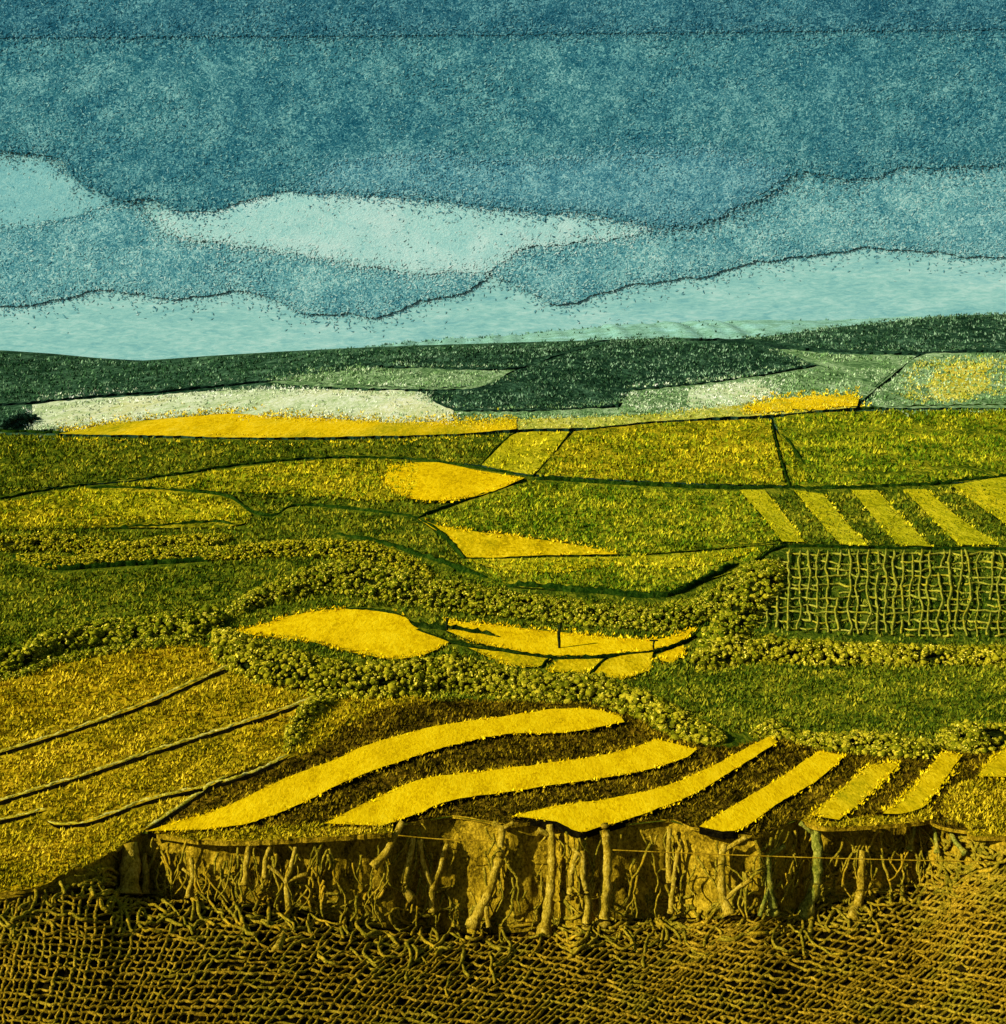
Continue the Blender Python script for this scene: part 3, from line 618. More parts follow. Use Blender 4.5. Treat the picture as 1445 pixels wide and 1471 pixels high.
def hedge(P, T, label, mat, ball=5.0, density=1.0, group='bobbly hedges between the fields', hfac=.37):
    """P = line along the middle of the hedge, T = its visible thickness per point"""
    SEED[0] += 5.1
    q = cr_open([(x, y, t) for (x, y), t in zip(P, T)], 4.0) if False else None
    A = np.array(P, float); T = np.array(T, float)
    pts = np.array(cr_open(A, 4.0)); s0 = np.r_[0, np.cumsum(np.hypot(*np.diff(A, axis=0).T))]; s1 = np.r_[0, np.cumsum(np.hypot(*np.diff(pts, axis=0).T))]
    tt = np.interp(s1/s1[-1], s0/s0[-1], T)
    X, Y, Z = ray(pts[:,0], pts[:,1]+tt*.24, z_noback)
    m = Y/F; away = Y/(CH-Z)                      # metres of depth per metre of apparent height on the flat
    tt = tt*1.12
    away = np.minimum(away, 7.5); hh = tt*hfac*m
    root_loc = (float(X.mean()), float(Y.mean()), float(Z.min()))
    root = bpy.data.objects.new('hedge', None); col.objects.link(root); root.location = root_loc
    tag(root, label, 'hedge', group)
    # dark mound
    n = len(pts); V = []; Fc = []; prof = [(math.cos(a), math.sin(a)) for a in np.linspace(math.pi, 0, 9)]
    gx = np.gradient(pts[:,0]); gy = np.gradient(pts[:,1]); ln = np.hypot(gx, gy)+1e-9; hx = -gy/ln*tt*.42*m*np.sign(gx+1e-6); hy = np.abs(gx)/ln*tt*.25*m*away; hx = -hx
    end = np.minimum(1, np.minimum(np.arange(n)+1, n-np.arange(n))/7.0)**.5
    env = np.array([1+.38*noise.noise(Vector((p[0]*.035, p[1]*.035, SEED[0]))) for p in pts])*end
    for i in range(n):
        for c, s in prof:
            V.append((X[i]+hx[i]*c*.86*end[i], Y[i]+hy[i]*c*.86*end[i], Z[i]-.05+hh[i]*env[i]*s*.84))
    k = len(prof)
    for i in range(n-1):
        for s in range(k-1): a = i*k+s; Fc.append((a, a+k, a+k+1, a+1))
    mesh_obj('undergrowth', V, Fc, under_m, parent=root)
    # leaf clumps
    L = s1[-1]; area = L*tt.mean(); ball *= .86; cnt = int(area/(ball*ball)*density*1.5)
    bv, bf = ico(2 if ball > 4 else 1); nb = len(bv)
    var = []
    for q in range(14):
        o = Vector((q*7.3+SEED[0], q*3.1, 0))
        var.append(bv*np.array([1+.62*noise.noise(Vector(v)*1.9+o)+.2*noise.noise(Vector(v)*4.5+o) for v in bv])[:,None])
    ii = rng.uniform(0, n-1.001, cnt); i0 = ii.astype(int); f = ii-i0
    g = lambda a: a[i0]*(1-f)+a[i0+1]*f
    ang = rng.uniform(.10, 1.12, cnt)*math.pi; sp = rng.uniform(.86, 1.10, cnt)
    c = np.cos(ang)*sp*1.12; sn = np.maximum(-.02, np.sin(ang)*sp)
    r = ball*g(m)*np.exp(rng.normal(-.28, .26, cnt))
    C = np.stack([g(X)+g(hx)*c*g(end)+rng.uniform(-.8,.8,cnt)*r, g(Y)+g(hy)*c*g(end), g(Z)+g(hh)*g(env)*sn+r*.2], 1)
    VV = np.zeros((cnt, nb, 3)); rz = rng.uniform(0, 2*math.pi, cnt); sc = np.stack([rng.uniform(.8,1.3,cnt), rng.uniform(.8,1.2,cnt), rng.uniform(.65,1.1,cnt)], 1)
    for q in range(cnt):
        b_ = var[q%14]; ca, sa = math.cos(rz[q]), math.sin(rz[q])
        VV[q,:,0] = b_[:,0]*ca-b_[:,1]*sa; VV[q,:,1] = b_[:,0]*sa+b_[:,1]*ca; VV[q,:,2] = b_[:,2]
    VV = (VV*sc[:,None,:]*r[:,None,None]+C[:,None,:]).reshape(-1, 3)
    FF = (np.array(bf)[None]+(np.arange(cnt)*nb)[:,None,None]).reshape(-1, 3)
    fo = mesh_obj('foliage', VV, FF, mat, parent=root)
    nl = 13; R3 = np.repeat(r, nl); C3 = np.repeat(C, nl, axis=0); q = rng.normal(size=(cnt*nl, 3)); q[:,2] = np.abs(q[:,2])*.9-.25; q[:,1] -= .25
    q /= np.linalg.norm(q, axis=1)[:,None]
    a_ = rng.normal(size=q.shape); a_ -= (a_*q).sum(1)[:,None]*q*.6; a_ /= np.linalg.norm(a_, axis=1)[:,None]
    b_ = np.cross(q, a_)+q*rng.uniform(-.5,.5,len(q))[:,None]; base = C3+q*(R3*rng.uniform(.85,1.2,len(q)))[:,None]; sz = (R3*rng.uniform(.28,.6,len(q)))[:,None]
    LV = np.stack([base-a_*sz*.8, base-b_*sz*.55, base+a_*sz, base+b_*sz*.55], 1).reshape(-1, 3)
    LF = np.arange(len(LV)).reshape(-1, 4)
    mesh_obj('leaves', LV, LF, LEAF[mat.name], parent=root, smooth=False)
    return root
HEDGES = [
 ([(-400,782),(0,777),(60,775),(110,780),(160,786),(230,778),(330,772)], [22,22,24,20,20,22,18], 'upper of the two thin bobbly hedges at the left, yellow-tipped', leaf_far, 3.6),
 ([(30,798),(90,806),(200,796),(300,792),(400,786),(480,784),(560,798),(620,826)], [14,18,18,20,24,28,26,20], 'thin bobbly hedge below the yellow-tipped one, running on to the middle', leaf_far, 3.6),
 ([(330,874),(380,852),(440,832),(500,822),(560,832),(620,846)], [26,34,42,48,50,40], 'bushy hedge rising behind the boat-shaped yellow field', leaf_mid, 4.6),
 ([(600,848),(680,854),(760,866),(860,878),(950,884),(1020,866),(1060,836),(1120,806)], [46,44,38,36,34,34,30,22], 'long curved hedge behind the long curved yellow field', leaf_mid, 4.4),
 ([(-350,985),(0,948),(60,925),(130,908),(230,893),(320,888)], [40,42,48,44,46,40], 'diagonal hedge at the left edge above the sloping stubble field', leaf_mid, 5.0),
 ([(-350,1010),(0,972),(80,950),(180,930),(290,915)], [14,16,14,16,20], 'low straggling hedge just below the left diagonal hedge', leaf_mid, 4.4),
 ([(315,905),(350,935),(400,952),(470,968),(560,970),(650,962),(740,978),(820,985),(890,985)], [36,46,56,60,62,60,50,44,40], 'deep bushy hedge below the boat-shaped field, biggest of all the hedges', leaf_near, 5.4),
 ([(480,1000),(440,1022),(420,1060),(412,1080)], [26,30,24,10], 'ragged tail of hedge running down beside the topmost curved strip', leaf_near, 4.6),
 ([(850,985),(905,1003),(950,1020),(985,1040),(1040,1056)], [44,46,46,44,30], 'bushy hedge around the right ends of the topmost yellow strips', leaf_near, 5.4),
 ([(1080,1052),(1112,1046),(1140,1056)], [18,30,16], 'round little bush at the end of the third curved strip', leaf_near, 5.0),
 ([(1140,1060),(1200,1064),(1250,1064),(1310,1072),(1350,1068)], [20,30,44,34,24], 'lumpy hedge under the sunken right-hand meadow', leaf_near, 5.2),
 ([(1350,1066),(1390,1058),(1440,1054),(1850,1050)], [30,46,44,40], 'rounded bush hedge at the right edge above the last strips', leaf_near, 5.2),
 ([(995,952),(1060,930),(1150,934),(1250,936),(1350,940),(1850,944)], [36,42,40,34,30,30], 'level hedge along the bottom of the grid netting', leaf_near, 5.0),
 ([(1010,928),(1046,900),(1068,868),(1090,836),(1120,812)], [30,40,40,40,26], 'hedge curving up the left side of the grid netting', leaf_mid, 4.8),
]
for P, T, lab, m, ball in HEDGES: hedge(P, T, lab, m, ball)
# dark copse beside the cream field
copse_m = island('copse_leaf', [(18,40,26),(36,66,44),(70,104,72)], grain=.5); leafy(copse_m, [(16,38,24),(36,64,42),(80,112,80)])
hedge([(14,606),(30,602),(46,600)], [34,40,34], 'small dark copse at the left end of the cream-white field', copse_m, ball=4.5, group='bobbly hedges between the fields')

# ------------------------------------------------------------------ threads, stems
def tubes(paths, radii, sides=5):
    V = []; Fc = []
    for P, R in zip(paths, radii):
        P = np.asarray(P, float); n = len(P)
        if n < 2: continue
        R = np.broadcast_to(R, (n,)); T = np.gradient(P, axis=0); T /= np.linalg.norm(T, axis=1)[:,None]+1e-9
        up = np.array([0,0,1.0]); S = np.cross(T, up); bad = np.linalg.norm(S, axis=1) < .2
        S[bad] = np.cross(T[bad], np.array([0,1.0,0])); S /= np.linalg.norm(S, axis=1)[:,None]+1e-9; U = np.cross(S, T)
        b = len(V)
        for i in range(n):
            for k in range(sides):
                a = 2*math.pi*k/sides; V.append(tuple(P[i]+R[i]*(math.cos(a)*S[i]+math.sin(a)*U[i])))
        for i in range(n-1):
            for k in range(sides):
                k2 = (k+1)%sides; Fc.append((b+i*sides+k, b+i*sides+k2, b+(i+1)*sides+k2, b+(i+1)*sides+k))
        Fc.append(tuple(b+k for k in range(sides))[::-1]); Fc.append(tuple(b+(n-1)*sides+k for k in range(sides)))
    return V, Fc
def ground_path(pts, lift_px=2.0, fn=z_all, jitter=0.0, seed=0.0):
    A = np.array(pts, float); X, Y, Z = ray(A[:,0], A[:,1], fn, lo=8)
    l = lift_px*Y/F + np.array([jitter*Y[i]/F*noise.noise(Vector((A[i,0]*.09, A[i,1]*.09, seed))) for i in range(len(A))])
    return np.stack([X, Y, Z+l], 1), Y/F
# foreground weave
thread_m = mottle('weave_thread', ((60,48,5),(144,113,16),(206,166,40)), (.05,.05,.05), patch=((66,60,6),(138,118,18),(196,164,42)), patch_size=26, patch_amt=(.5,.62), bump=.8)
thread2_m = mottle('weave_thread_green', ((60,58,8),(132,116,18),(194,164,40)), (.05,.05,.05), patch=((120,94,8),(186,146,20),(220,176,40)), patch_size=16, bump=.8)
def fore_top(u): return np.interp(u, BB[:,0], BB[:,1])
paths, radii = [], []
def add_path(pts, w, lift=2.0, jit=2.2, seed=0.0):
    if len(pts) < 2: return
    P, mpp = ground_path(pts, lift, jitter=jit, seed=seed)
    r = mpp*w*.5*np.array([1+.5*noise.noise(Vector((p[0]*.14, p[1]*.14, seed+3))) for p in pts])
    paths.append(P); radii.append(r)
def weft_slope(u): return .05 + .13*sstep(300, 900, u)
c0 = 1180.0
while c0 < 1640:
    pts = []; sd = random.uniform(0, 99); u = -420.0; alive = True
    base = c0 - 95
    vv = base
    while u < 1860:
        vv += 4.0*(0.02 + .16*float(sstep(150, 900, u))*(u < 1540)) 
        wig = 4.6*noise.noise(Vector((u*.035, sd, 0)))+3.4*noise.noise(Vector((u*.13, sd, 4))) + 11*noise.noise(Vector((u*.004, c0*.006, 9)))
        v = vv + wig + 10*math.sin((u+60)/210.0)*(1-float(sstep(300,700,u)))
        ok = fore_top(u)+6 < v < 1540 and noise.noise(Vector((u*.02, sd, 7))) > -.62
        if ok: pts.append((u, v))
        else:
            add_path(pts, random.uniform(3.6, 5.4), lift=random.uniform(1.5, 3.5), seed=sd); pts = []
        u += 4.0
    add_path(pts, random.uniform(3.6, 5.4), lift=2.5, seed=sd)
    c0 += random.uniform(8.2, 11.2)
u0 = -560.0
while u0 < 1860:
    pts = []; sd = random.uniform(0, 99); v = 1540.0; u = u0
    while v > 1225:
        lean = .28 + .85*float(sstep(60, 620, u)) + .5*noise.noise(Vector((u*.006, v*.01, 2)))
        u += 3.2*lean; v -= 3.2
        uu = u + 4*noise.noise(Vector((v*.05, sd, 0)))+3.2*noise.noise(Vector((v*.2, sd, 3)))
        ok = v > fore_top(uu)+5 and -420 < uu < 1860 and noise.noise(Vector((v*.035, sd, 7))) > -.5
        if ok: pts.append((uu, v))
        else:
            add_path(pts, random.uniform(3.2, 4.8), lift=random.uniform(1.5, 3.2), seed=sd); pts = []
    add_path(pts, random.uniform(3.2, 4.8), lift=3, seed=sd)
    u0 += random.uniform(9, 12.5)
V, Fc = tubes(paths, radii)
o = mesh_obj('woven_netting', V, Fc, thread_m, origin=(0, 30, -2.6))
tag(o, 'coarse golden-brown woven netting spread over the dark soil of the whole foreground', 'netting')

# frayed tangle along the foot of the bank
paths, radii = [], []
for i in range(620):
    u = random.uniform(-60, 1500) if i < 420 else random.uniform(1120, 1800)
    top = np.interp(u, BT[:,0], BT[:,1]); bot = fore_top(u)
    v = bot + random.uniform(-34, 44) if u < 1180 else random.uniform(bot-50, bot+22)
    a = random.uniform(0, 2*math.pi); curl = random.uniform(-.16, .16); pts = []
    for k in range(random.randint(7, 20)):
        pts.append((u, v)); a += curl+random.uniform(-.3,.3); u += 4*math.cos(a); v += 3.2*math.sin(a)
        if v < top+14: break
    if len(pts) < 4: continue
    add_path(pts, random.uniform(3.2, 5.6), lift=random.uniform(2, 7), jit=5, seed=random.uniform(0, 99))
V, Fc = tubes(paths, radii)
o = mesh_obj('tangled_stalks', V, Fc, thread2_m, origin=(0, 34, -2.6))
tag(o, kind='stuff', label='tangle of curled dry stalks along the foot of the bank', cat='stalks')

# grid netting on the right-hand plot
paths, radii = [], []
NET = [(1112,812),(1136,792),(1300,794),(1850,794),(1850,922),(1300,918),(1180,914),(1052,902),(1070,872),(1088,840)]
def net_path(pts, w, lift, sd):
    if len(pts) < 3: return
    P, mpp = ground_path(pts, lift, fn=z_noback, jitter=2, seed=sd)
    r = mpp*w*.5*np.array([1+.45*noise.noise(Vector((p[0]*.12, p[1]*.12, sd))) for p in pts]); paths.append(P); radii.append(r)
v0 = 800.0
while v0 < 925:
    pts = []; sd = random.uniform(0, 99); u = 1050.0
    while u < 1850:
        v = v0 + 6*noise.noise(Vector((u*.03, sd, 0)))+1.8*noise.noise(Vector((u*.11, sd, 1)))
        if inside((u, v), NET) and noise.noise(Vector((u*.03, sd, 5))) > -.4: pts.append((u, v))
        else: net_path(pts, random.uniform(2.6, 4.0), random.uniform(3, 5), sd); pts = []
        u += 4
    net_path(pts, random.uniform(2.6, 4.0), 4, sd); v0 += random.uniform(8.5, 13)
u0 = 1070.0
while u0 < 1850:
    pts = []; sd = random.uniform(0, 99); v = 930.0
    while v > 785:
        u = u0 + 8*noise.noise(Vector((v*.03, sd, 0)))+1.6*noise.noise(Vector((v*.12, sd, 1)))-(v-860)*.02
        if inside((u, v), NET) and noise.noise(Vector((v*.04, sd, 5))) > -.45: pts.append((u, v))
        else: net_path(pts, random.uniform(2.4, 3.8), random.uniform(4, 6.5), sd); pts = []
        v -= 3
    net_path(pts, random.uniform(3.6, 5.0), 5, sd); u0 += random.uniform(11, 17)
V, Fc = tubes(paths, radii)
o = mesh_obj('crop_netting', V, Fc, mottle('net_thread', ((104,108,20),(154,150,40),(192,184,70)), (.09,.09,.09), patch=((130,122,14),(180,162,26),(210,188,50)), patch_size=10))
tag(o, 'open square grid of pale yellow-green netting over the dark plot on the right', 'netting')

# gnarled stems against the bank
stem_m = [mottle('stem_bark', ((104,82,10),(176,144,28),(220,190,70)), (.06,.06,.09), patch=((80,68,10),(150,126,22),(204,174,54)), patch_size=6, bump=1.0),
          mottle('stem_bark_green', ((70,76,14),(128,128,34),(180,172,66)), (.06,.06,.09), patch=((104,92,14),(160,140,28),(206,180,60)), patch_size=6, bump=1.0)]
STEMS = [
 ([(186,1212),(187,1245),(184,1285)], 27, [], 0, 'broad square-topped stump at the left end of the bank', 'tree_stump'),
 ([(207,1226),(210,1255),(208,1284)], 10, [], 0, 'short stem standing close to the right of the broad stump', 'sapling'),
 ([(274,1232),(277,1258),(270,1290)], 7, [([(277,1258),(262,1248)], 5)], 0, 'short crooked stem between the broad stump and the pair of leaning stems', 'sapling'),
 ([(357,1214),(354,1244),(351,1272)], 9, [([(357,1218),(372,1210)], 6)], 0, 'straight short stem with a bent top left of the forked one', 'sapling'),
 ([(390,1212),(382,1232),(380,1262)], 7, [], 0, 'thin leaning stem just right of the bent-topped stem', 'sapling'),
 ([(424,1216),(418,1248),(411,1268),(414,1310),(404,1350),(396,1368)], 8, [([(411,1268),(396,1252),(385,1244)], 6), ([(411,1268),(432,1258),(442,1256)], 6), ([(412,1325),(420,1342)], 5)], 0, 'tall crooked stem with two side twigs, reaching down into the netting', 'sapling'),
 ([(578,1180),(568,1200),(556,1222),(536,1246)], 10, [], 0, 'stem slanting steeply down to the left below the second strip', 'sapling'),
 ([(594,1202),(588,1235),(580,1268),(590,1292)], 9, [], 0, 'left leg of the trio of stems below the second strip', 'sapling'),
 ([(602,1206),(610,1245),(619,1278),(620,1310)], 8, [], 0, 'middle stem of the trio below the second strip', 'sapling'),
 ([(642,1212),(632,1245),(620,1278)], 8, [], 0, 'stem of the trio leaning to the left at its foot', 'sapling'),
 ([(722,1186),(718,1225),(708,1265),(696,1295),(678,1330)], 13, [([(696,1295),(702,1332)], 8), ([(722,1190),(738,1182)], 8), ([(722,1190),(708,1182)], 8)], 0, 'tall stem with a T-shaped top and a forked foot', 'sapling'),
 ([(790,1184),(793,1235),(788,1300),(780,1346)], 13, [([(790,1200),(772,1192)], 9)], 0, 'tall straight stem in the middle of the bank, right of the forked-foot one', 'sapling'),
 ([(829,1226),(821,1256),(818,1292)], 8, [], 0, 'short thin stem to the right of the tall straight middle stem', 'sapling'),
 ([(837,1222),(838,1262),(844,1298),(841,1338)], 9, [([(838,1232),(824,1220)], 6)], 0, 'wavy stem reaching lower than the short thin one beside it', 'sapling'),
 ([(868,1184),(873,1235),(869,1285),(866,1328)], 14, [([(869,1285),(880,1278)], 7)], 0, 'thickest tall stem right of the middle of the bank', 'sapling'),
 ([(962,1190),(960,1228),(962,1268)], 8, [], 0, 'left of two slim stems standing close together', 'sapling'),
 ([(978,1206),(970,1245),(966,1282),(964,1312)], 7, [], 0, 'right and lower of two slim stems standing close together', 'sapling'),
 ([(1040,1212),(1036,1250),(1038,1288),(1048,1314)], 12, [([(1040,1222),(1056,1212),(1072,1202)], 9), ([(1042,1292),(1060,1276),(1078,1264)], 7)], 0, 'stem with a bough to the upper right and a low rising branch', 'sapling'),
 ([(1102,1228),(1104,1262),(1110,1312)], 11, [([(1104,1270),(1092,1316)], 7), ([(1102,1232),(1126,1216)], 7)], 1, 'greenish two-legged stem with a twig to the right', 'sapling'),
 ([(1172,1190),(1174,1240),(1168,1280),(1154,1318)], 16, [([(1172,1200),(1150,1182)], 8)], 1, 'stout mossy green stem on the right half of the bank', 'sapling'),
 ([(1240,1222),(1237,1262),(1234,1290),(1224,1322)], 11, [], 0, 'golden stem just right of the stout mossy one', 'sapling'),
 ([(1318,1162),(1313,1188),(1306,1222)], 7, [], 1, 'leftmost of three small stems at the right end of the bank', 'sapling'),
 ([(1336,1172),(1344,1198),(1346,1226)], 6, [], 1, 'middle of three small stems at the right end of the bank', 'sapling'),
 ([(1360,1178),(1370,1204),(1386,1226)], 6, [], 1, 'rightmost of three small stems, bent outwards at its foot', 'sapling'),
]
def wall_pts(pts, w, seed):
    """points on the face of the bank (or the soil below it), half a stem in front"""
    pts = cr_open(pts, 4.0); out = []; n = len(pts)
    for i, p in enumerate(pts):
        ub = p[0]; yb = float(np.interp(ub, UG, YBG)); vb = float(np.interp(ub, BB[:,0], BB[:,1])); vt = float(np.interp(ub, BT[:,0], BT[:,1]))
        t = np.clip((p[1]-vt)/max(6, vb-vt), 0, 1)
        y = yb-.05-(GAP+.25)*t - (w*.45)*yb/F - .12
        if p[1] > vb:
            x_, y_, z_ = ray([ub],[p[1]], z_all, lo=8); y = min(y, float(y_[0])-.0)
        u2 = ub+1.6*noise.noise(Vector((p[1]*.06, seed, 0)))
        out.append(((u2-U0)*y/F, y, CH-y*(p[1]-V0)/F))
    return np.array(out)
def knotty(P, r0, seed, taper=.25, sides=9, flare=.5):
    n = len(P); t = np.linspace(0, 1, n)
    R = r0*(1-taper*(1-t)+flare*np.clip((t-.8)/.2, 0, 1)**2)*np.array([1+.28*noise.noise(Vector((i*.35, seed, 2))) for i in range(n)])
    V, Fc = tubes([P], [R], sides)
    V = np.array(V); c = np.repeat(P, sides, axis=0)
    d = np.array([1+.3*noise.noise(Vector((v[0]*9, v[1]*9, v[2]*5+seed))) for v in V])[:,None]
    return (c+(V-c)*d), Fc
for pts, w, br, mi, lab, nm in STEMS:
    SEED[0] += 1.9; P = wall_pts(pts, w, SEED[0]); r = w*.58*P[:,1].mean()/F
    V, Fc = knotty(P, r, SEED[0])
    foot_ = P[-1]
    o = mesh_obj(nm, V, Fc, stem_m[mi], origin=tuple(foot_)); tag(o, lab, 'stump' if nm == 'tree_stump' else 'sapling', 'gnarled stems along the bank')
    for bp_, bw in br:
        SEED[0] += 1; Q = wall_pts(bp_, w, SEED[0]); V, Fc = knotty(Q, bw*.5*Q[:,1].mean()/F, SEED[0], sides=7, flare=0)
        c = mesh_obj('branch', V, Fc, stem_m[mi], parent=o)
paths, radii = [], []
for i in range(230):
    u = random.uniform(215, 1330); vt = float(np.interp(u, BT[:,0], BT[:,1])); vb = float(np.interp(u, BB[:,0], BB[:,1])); v = vt+random.uniform(2, .7*(vb-vt)); a = random.gauss(math.pi/2, .35); pts = []
    for k in range(random.randint(5, 22)):
        pts.append((u, v)); a += random.uniform(-.4,.4); a += (math.pi/2-a)*.12; u += 4*math.cos(a); v += 4*math.sin(a)
        if v > vb+8: break
    if len(pts) < 3: continue
    P = wall_pts(pts, random.uniform(3, 12), i*1.3); paths.append(P); radii.append(P[:,1]/F*random.uniform(1.3, 2.6)*np.linspace(1, .6, len(P)))
V, Fc = tubes(paths, radii)
tag(mesh_obj('hanging_roots', V, Fc, thread2_m, origin=(0, 34, -2.6)), kind='stuff')
# thin wires strung across the stems
wire_m = mottle('wire_coat', ((120,94,10),(176,138,20),(204,166,40)), (.1,.1,.1))
for (a, b), lab in [(((880,1221),(1420,1238)), 'thin golden wire strung level across the stems on the right'), (((572,1200),(712,1208)), 'short golden wire strung across the trio of stems')]:
    pts = [(a[0]+(b[0]-a[0])*t, a[1]+(b[1]-a[1])*t+2*math.sin(math.pi*t)) for t in np.linspace(0, 1, 40)]
    y = min(float(np.interp(p[0], UG, YBG)) for p in pts)-GAP-.3
    P = np.array([((p[0]-U0)*y/F, y, CH-y*(p[1]-V0)/F) for p in pts])
    V, Fc = tubes([P], [np.full(len(P), .8*y/F)], 6)
    tag(mesh_obj('wire', V, Fc, wire_m), lab, 'wire')
# posts in the curved field
post_m = mottle('post_wood', ((16,26,10),(34,44,16),(60,64,24)), (.08,.08,.08))
for (u, v, h, w), lab in [((803,934,36,5), 'small dark post standing in the long curved yellow field'), ((642,908,20,4), 'short dark post at the left end of the long curved field'), ((939,936,16,3), 'tiny dark T-topped post near the right end of the long curved field')]:
    x, y, z = (float(q[0]) for q in ray([u],[v], z_noback)); m = y/F
    P = np.array([(x+.02*math.sin(i), y, z-.1+(h*m+.1)*i/8) for i in range(9)]); V, Fc = knotty(P, w*.5*m, u, sides=8)
    o = mesh_obj('field_post', V, Fc, post_m, origin=(x, y, z)); tag(o, lab, 'post', 'dark posts in the curved field')
    if 'T-topped' in lab:
        Q = np.array([(x+(i-3)*m*2, y, z+h*m) for i in range(7)]); V, Fc = tubes([Q], [np.full(7, 1.2*m)], 6); mesh_obj('crossbar', V, Fc, post_m, parent=o)

# ------------------------------------------------------------------ sky and clouds
SD = 2600.0
def at_sky(u, v, D): return ((u-U0)*D/F, D, CH-D*(v-V0)/F)
sky_m = mottle('sky_blue', ((116,182,180),(150,208,196),(186,228,214)), (22,22,5), patch=((128,192,190),(164,216,204),(198,232,218)), patch_size=16, contrast=(.25,.5,.75), bump=.25, bump_dist=2)
V = [(-9000, SD+4.3, -400), (9000, SD+4.3, -400), (9000, SD+4.3, 5200), (-9000, SD+4.3, 5200), (-9000, SD+90, -400), (9000, SD+90, -400), (9000, SD+90, 5200), (-9000, SD+90, 5200)]
sky = mesh_obj('sky', V, [(0,1,2,3),(5,4,7,6),(4,0,3,7),(1,5,6,2),(3,2,6,7),(4,5,1,0)], sky_m, origin=(0, SD+4.3, 0), smooth=False); tag(sky, kind='structure')
def cloud(P, D, kind, label, rear=0, bulge=.9, edge=8, grid=13, rough=5, patch_amt=(.44,.62), grain=4.6, fray=3.0):
    SEED[0] += 4.3
    bd = outline(P, 4.0, corner=60)
    bd = wobble(bd, rough, .03, SEED[0]); bd = wobble(bd, 1.5, .22, SEED[0]+1)
    pv, pf = tri_fill(bd, grid, grid*.4)
    B = np.array(bd); V = []; nb = len(pv)
    for (u, v) in pv:
        d = float(np.min(np.hypot(B[:,0]-u, B[:,1]-v)))
        t = 1-math.exp(-d/edge)
        q = noise.noise(Vector((u*.012, v*.02, SEED[0])))+.5*noise.noise(Vector((u*.035, v*.05, SEED[0])))+.3*noise.noise(Vector((u*.09, v*.11, SEED[0])))
        x, y, z = at_sky(u, v, D); V.append((x, y-1.0-.5*noise.noise(Vector((u*.006, v*.006, SEED[0]+2)))-bulge*t*(1+.9*q), z))
    faces = []
    for f in pf:
        a, b, c = (np.array(V[i]) for i in f[:3]); ny = np.cross(b-a, c-a)[1]
        faces.append(f if ny < 0 else f[::-1])
    low = {}
    for a, b in boundary_edges(faces):
        for i in (a, b):
            if i not in low: low[i] = len(V); V.append(tuple(V[i])); V.append((V[i][0], D+1.5, V[i][2]))
        faces.append([low[b], low[a], low[a]+1, low[b]+1])
    off = len(V); V += [(at_sky(u, v, D)[0], D+1.5, at_sky(u, v, D)[2]) for u, v in pv]           # the far side
    faces += [[i+off for i in f[::-1]] for f in faces[:len(pf)]]
    px = D/F
    cols = {'dark': (((20,84,102),(54,124,136),(122,186,182)), ((32,100,114),(76,146,150),(150,206,198))),
            'top':  (((18,76,96),(46,110,126),(106,170,174)), ((26,90,108),(62,130,142),(130,190,188))),
            'mist': (((36,102,122),(82,150,160),(150,206,202)), ((46,114,132),(98,166,172),(164,214,208))),
            'mid':  (((46,116,130),(100,170,172),(176,224,212)), ((64,138,148),(128,194,188),(194,232,218))),
            'pale': (((124,192,190),(170,222,210),(208,238,224)), ((144,204,198),(190,230,218),(220,242,228))),
            'soft': (((88,162,168),(132,196,192),(174,222,210)), ((100,172,176),(146,206,198),(186,226,214)))}[kind]
    m = mottle('cloud_'+kind, cols[0], (px*grain*1.25, px*grain, px*grain), patch=cols[1], patch_size=16, patch_amt=patch_amt, contrast=(.38,.5,.62) if kind not in ('pale','soft') else (.25,.5,.75), bump=.6 if kind not in ('pale','soft') else .35, bump_dist=px*2.2, distort=2.0, drift=.26)
    o = mesh_obj('cloud', V, faces, m, origin=at_sky(np.mean([p[0] for p in P]), max(p[1] for p in P), D))
    tag(o, label, 'cloud', 'ragged clouds over the hill')
    # loose wisps: over the face and drifting off the border
    x0, y0 = np.maximum(B.min(0), (-120, -40)); x1, y1 = np.minimum(B.max(0), (1570, 600)); n = int((x1-x0)*(y1-y0)/(22 if kind not in ('pale','soft') else 260))
    P = np.stack([rng.uniform(x0, x1, n), rng.uniform(y0, y1, n)], 1); P = P[inside_np(P, bd)]
    N_ = np.roll(B, -1, 0)-B; ln = np.hypot(N_[:,0], N_[:,1]); q = int(ln.sum()*fray); i = rng.choice(len(B), q, p=ln/ln.sum())
    nn = np.stack([-N_[i,1], N_[i,0]], 1)/(ln[i]+1e-9)[:,None]; P2 = B[i]+N_[i]*rng.uniform(0, 1, q)[:,None]+nn*(rng.normal(0, 1, q)*rng.choice([3., 7., 15.], q))[:,None]
    out = ~inside_np(P2, bd); yq = np.r_[np.full(len(P), D-1.9)-rng.uniform(0, .7, len(P)), np.where(out, D+rear, D-1.9)-rng.uniform(0, .6, q)]
    P = np.r_[P, P2]; yq = yq[(P[:,1] > -30) & (P[:,0] > -130) & (P[:,0] < 1580)]; P = P[(P[:,1] > -30) & (P[:,0] > -130) & (P[:,0] < 1580)]; n = len(P)
    a = rng.normal(.0, .9, n); l_ = rng.uniform(2, 7.5, n)*.5; w_ = rng.uniform(.8, 2.4, n)*.5; bend = rng.normal(0, .5, n)
    ca, sa = np.cos(a), np.sin(a); c2, s2 = np.cos(a+bend), np.sin(a+bend)
    pts = [P+np.stack([-l_*ca-w_*0, -l_*sa], 1), P+np.stack([w_*sa, -w_*ca], 1), P+np.stack([l_*c2, l_*s2], 1), P+np.stack([-w_*sa, w_*ca], 1)]
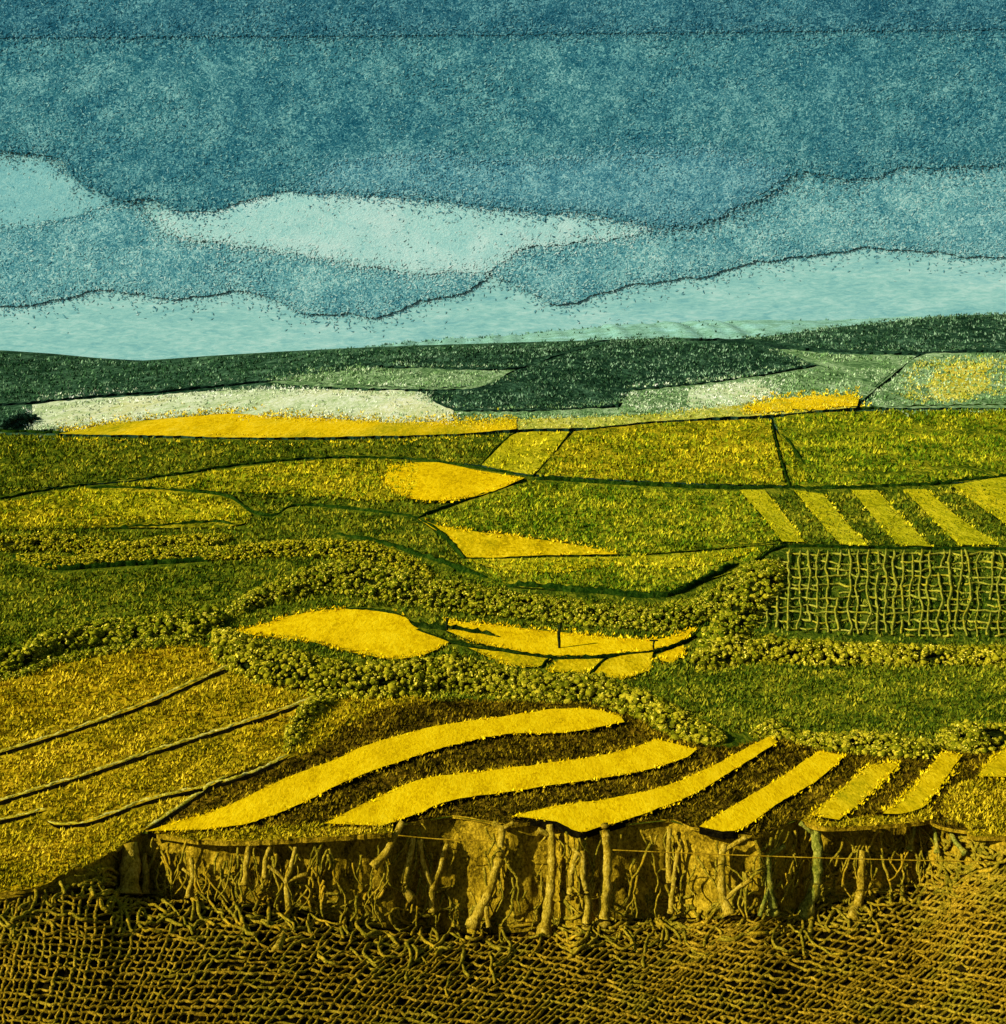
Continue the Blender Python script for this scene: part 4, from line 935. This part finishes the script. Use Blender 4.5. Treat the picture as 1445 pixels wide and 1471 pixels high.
    WV = np.stack([np.stack([(p[:,0]-U0)*yq/F, yq-(.12 if t % 2 else 0), CH-yq*(p[:,1]-V0)/F], 1) for t, p in enumerate(pts)], 1).reshape(-1, 3)
    wm, nt, b = new_mat('wisps_'+kind); g = N(nt, 'ShaderNodeNewGeometry'); c5 = [cols[0][0], cols[0][1], cols[1][1], cols[1][2]]
    r = ramp(nt, [(t/3, alb(c)) for t, c in enumerate(c5)]); nt.links.new(g.outputs['Random Per Island'], r.inputs[0]); nt.links.new(r.outputs[0], b.inputs['Base Color'])
    wo = mesh_obj('wisps', WV, np.arange(4*n).reshape(-1, 4)[:,::-1], wm, parent=o, smooth=False); wo['kind'] = 'stuff'
CL = [
 ([(-160,222),(40,222),(90,240),(140,262),(178,288),(140,304),(60,324),(-160,336)], SD+3.6, 'soft', 'pale turquoise cloud at the left edge under the dark bank'),
 ([(-160,328),(0,326),(60,318),(140,300),(172,289),(205,304),(240,336),(280,348),(340,350),(420,362),(500,376),(560,388),(640,388),(690,391),(699,401),(660,420),(600,434),(545,456),(500,448),(445,452),(405,436),(360,420),(240,428),(140,416),(60,434),(-160,444)], SD+2.3, 'mid', 'mid-blue mottled cloud with a tapering right tip at the left'),
 ([(700,384),(742,360),(832,350),(945,318),(1040,300),(1110,268),(1150,244),(1240,248),(1320,234),(1620,226),(1620,372),(1445,369),(1350,364),(1250,356),(1150,368),(1060,381),(1010,398),(900,410),(850,425),(800,438),(770,424),(720,398)], SD+2.3, 'mid', 'mid-blue mottled cloud filling the right, its tip pointing left'),
 ([(226,306),(300,298),(360,282),(430,270),(600,276),(700,288),(830,296),(948,322),(872,344),(760,354),(712,384),(692,391),(560,387),(400,360),(280,346),(236,332)], SD+.7, 'pale', 'long whitish lens-shaped cloud under the dark bank'),
 ([(-160,-260),(1620,-260),(1620,230),(1445,236),(1300,243),(1230,256),(1146,250),(1110,275),(1050,302),(1000,322),(946,324),(900,316),(830,304),(760,303),(700,296),(600,284),(520,279),(430,276),(360,286),(300,301),(244,301),(216,286),(172,290),(112,256),(60,222),(-160,214)], SD-1.2, 'dark', 'huge dark blue cloud bank filling the upper sky'),
 ([(-160,-270),(1620,-270),(1620,38),(1400,42),(1050,46),(700,50),(350,52),(-160,56)], SD-3.2, 'top', 'deepest blue cloud layer with a straight lower edge along the very top of the sky'),
 ([(470,240),(520,226),(600,218),(700,228),(850,222),(1000,212),(1080,232),(1130,250),(1080,282),(1050,300),(1000,320),(946,322),(900,313),(830,301),(760,300),(700,293),(600,281),(520,276),(440,272)], SD-2.4, 'mist', 'lighter mottled blue cloud at the lower edge of the dark bank, over the whitish lens'),
]
for P, D, k, lab in CL: cloud(P, D, k, lab, rear={'mid': 1.5, 'soft': .3, 'pale': -.4, 'dark': .1, 'mist': -.7, 'top': -.4}[k], rough=1.2 if k == 'top' else 5, grid=22 if k in ('dark','top') else 13)

# ------------------------------------------------------------------ light
SUN = Vector((-.78, -.42, .47)).normalized()
w = bpy.data.worlds.new('World'); scene.world = w; w.use_nodes = True
nt = w.node_tree; bg = nt.nodes['Background']; st = nt.nodes.new('ShaderNodeTexSky'); st.sky_type = 'NISHITA'; st.sun_disc = False
st.sun_elevation = math.asin(SUN.z); st.sun_rotation = math.atan2(SUN.x, SUN.y)
nt.links.new(st.outputs[0], bg.inputs[0]); bg.inputs[1].default_value = .05
l = bpy.data.lights.new('sun', 'SUN'); l.energy = 4.5; l.angle = math.radians(.6); l.color = (1, .975, .9)
lo = bpy.data.objects.new('sun', l); col.objects.link(lo); lo.rotation_euler = SUN.to_track_quat('Z', 'Y').to_euler(); lo.location = (-60, -30, 90)
vs = scene.view_settings; vs.view_transform = 'Standard'; vs.look = 'None'; vs.gamma = 1; vs.exposure = 1.33
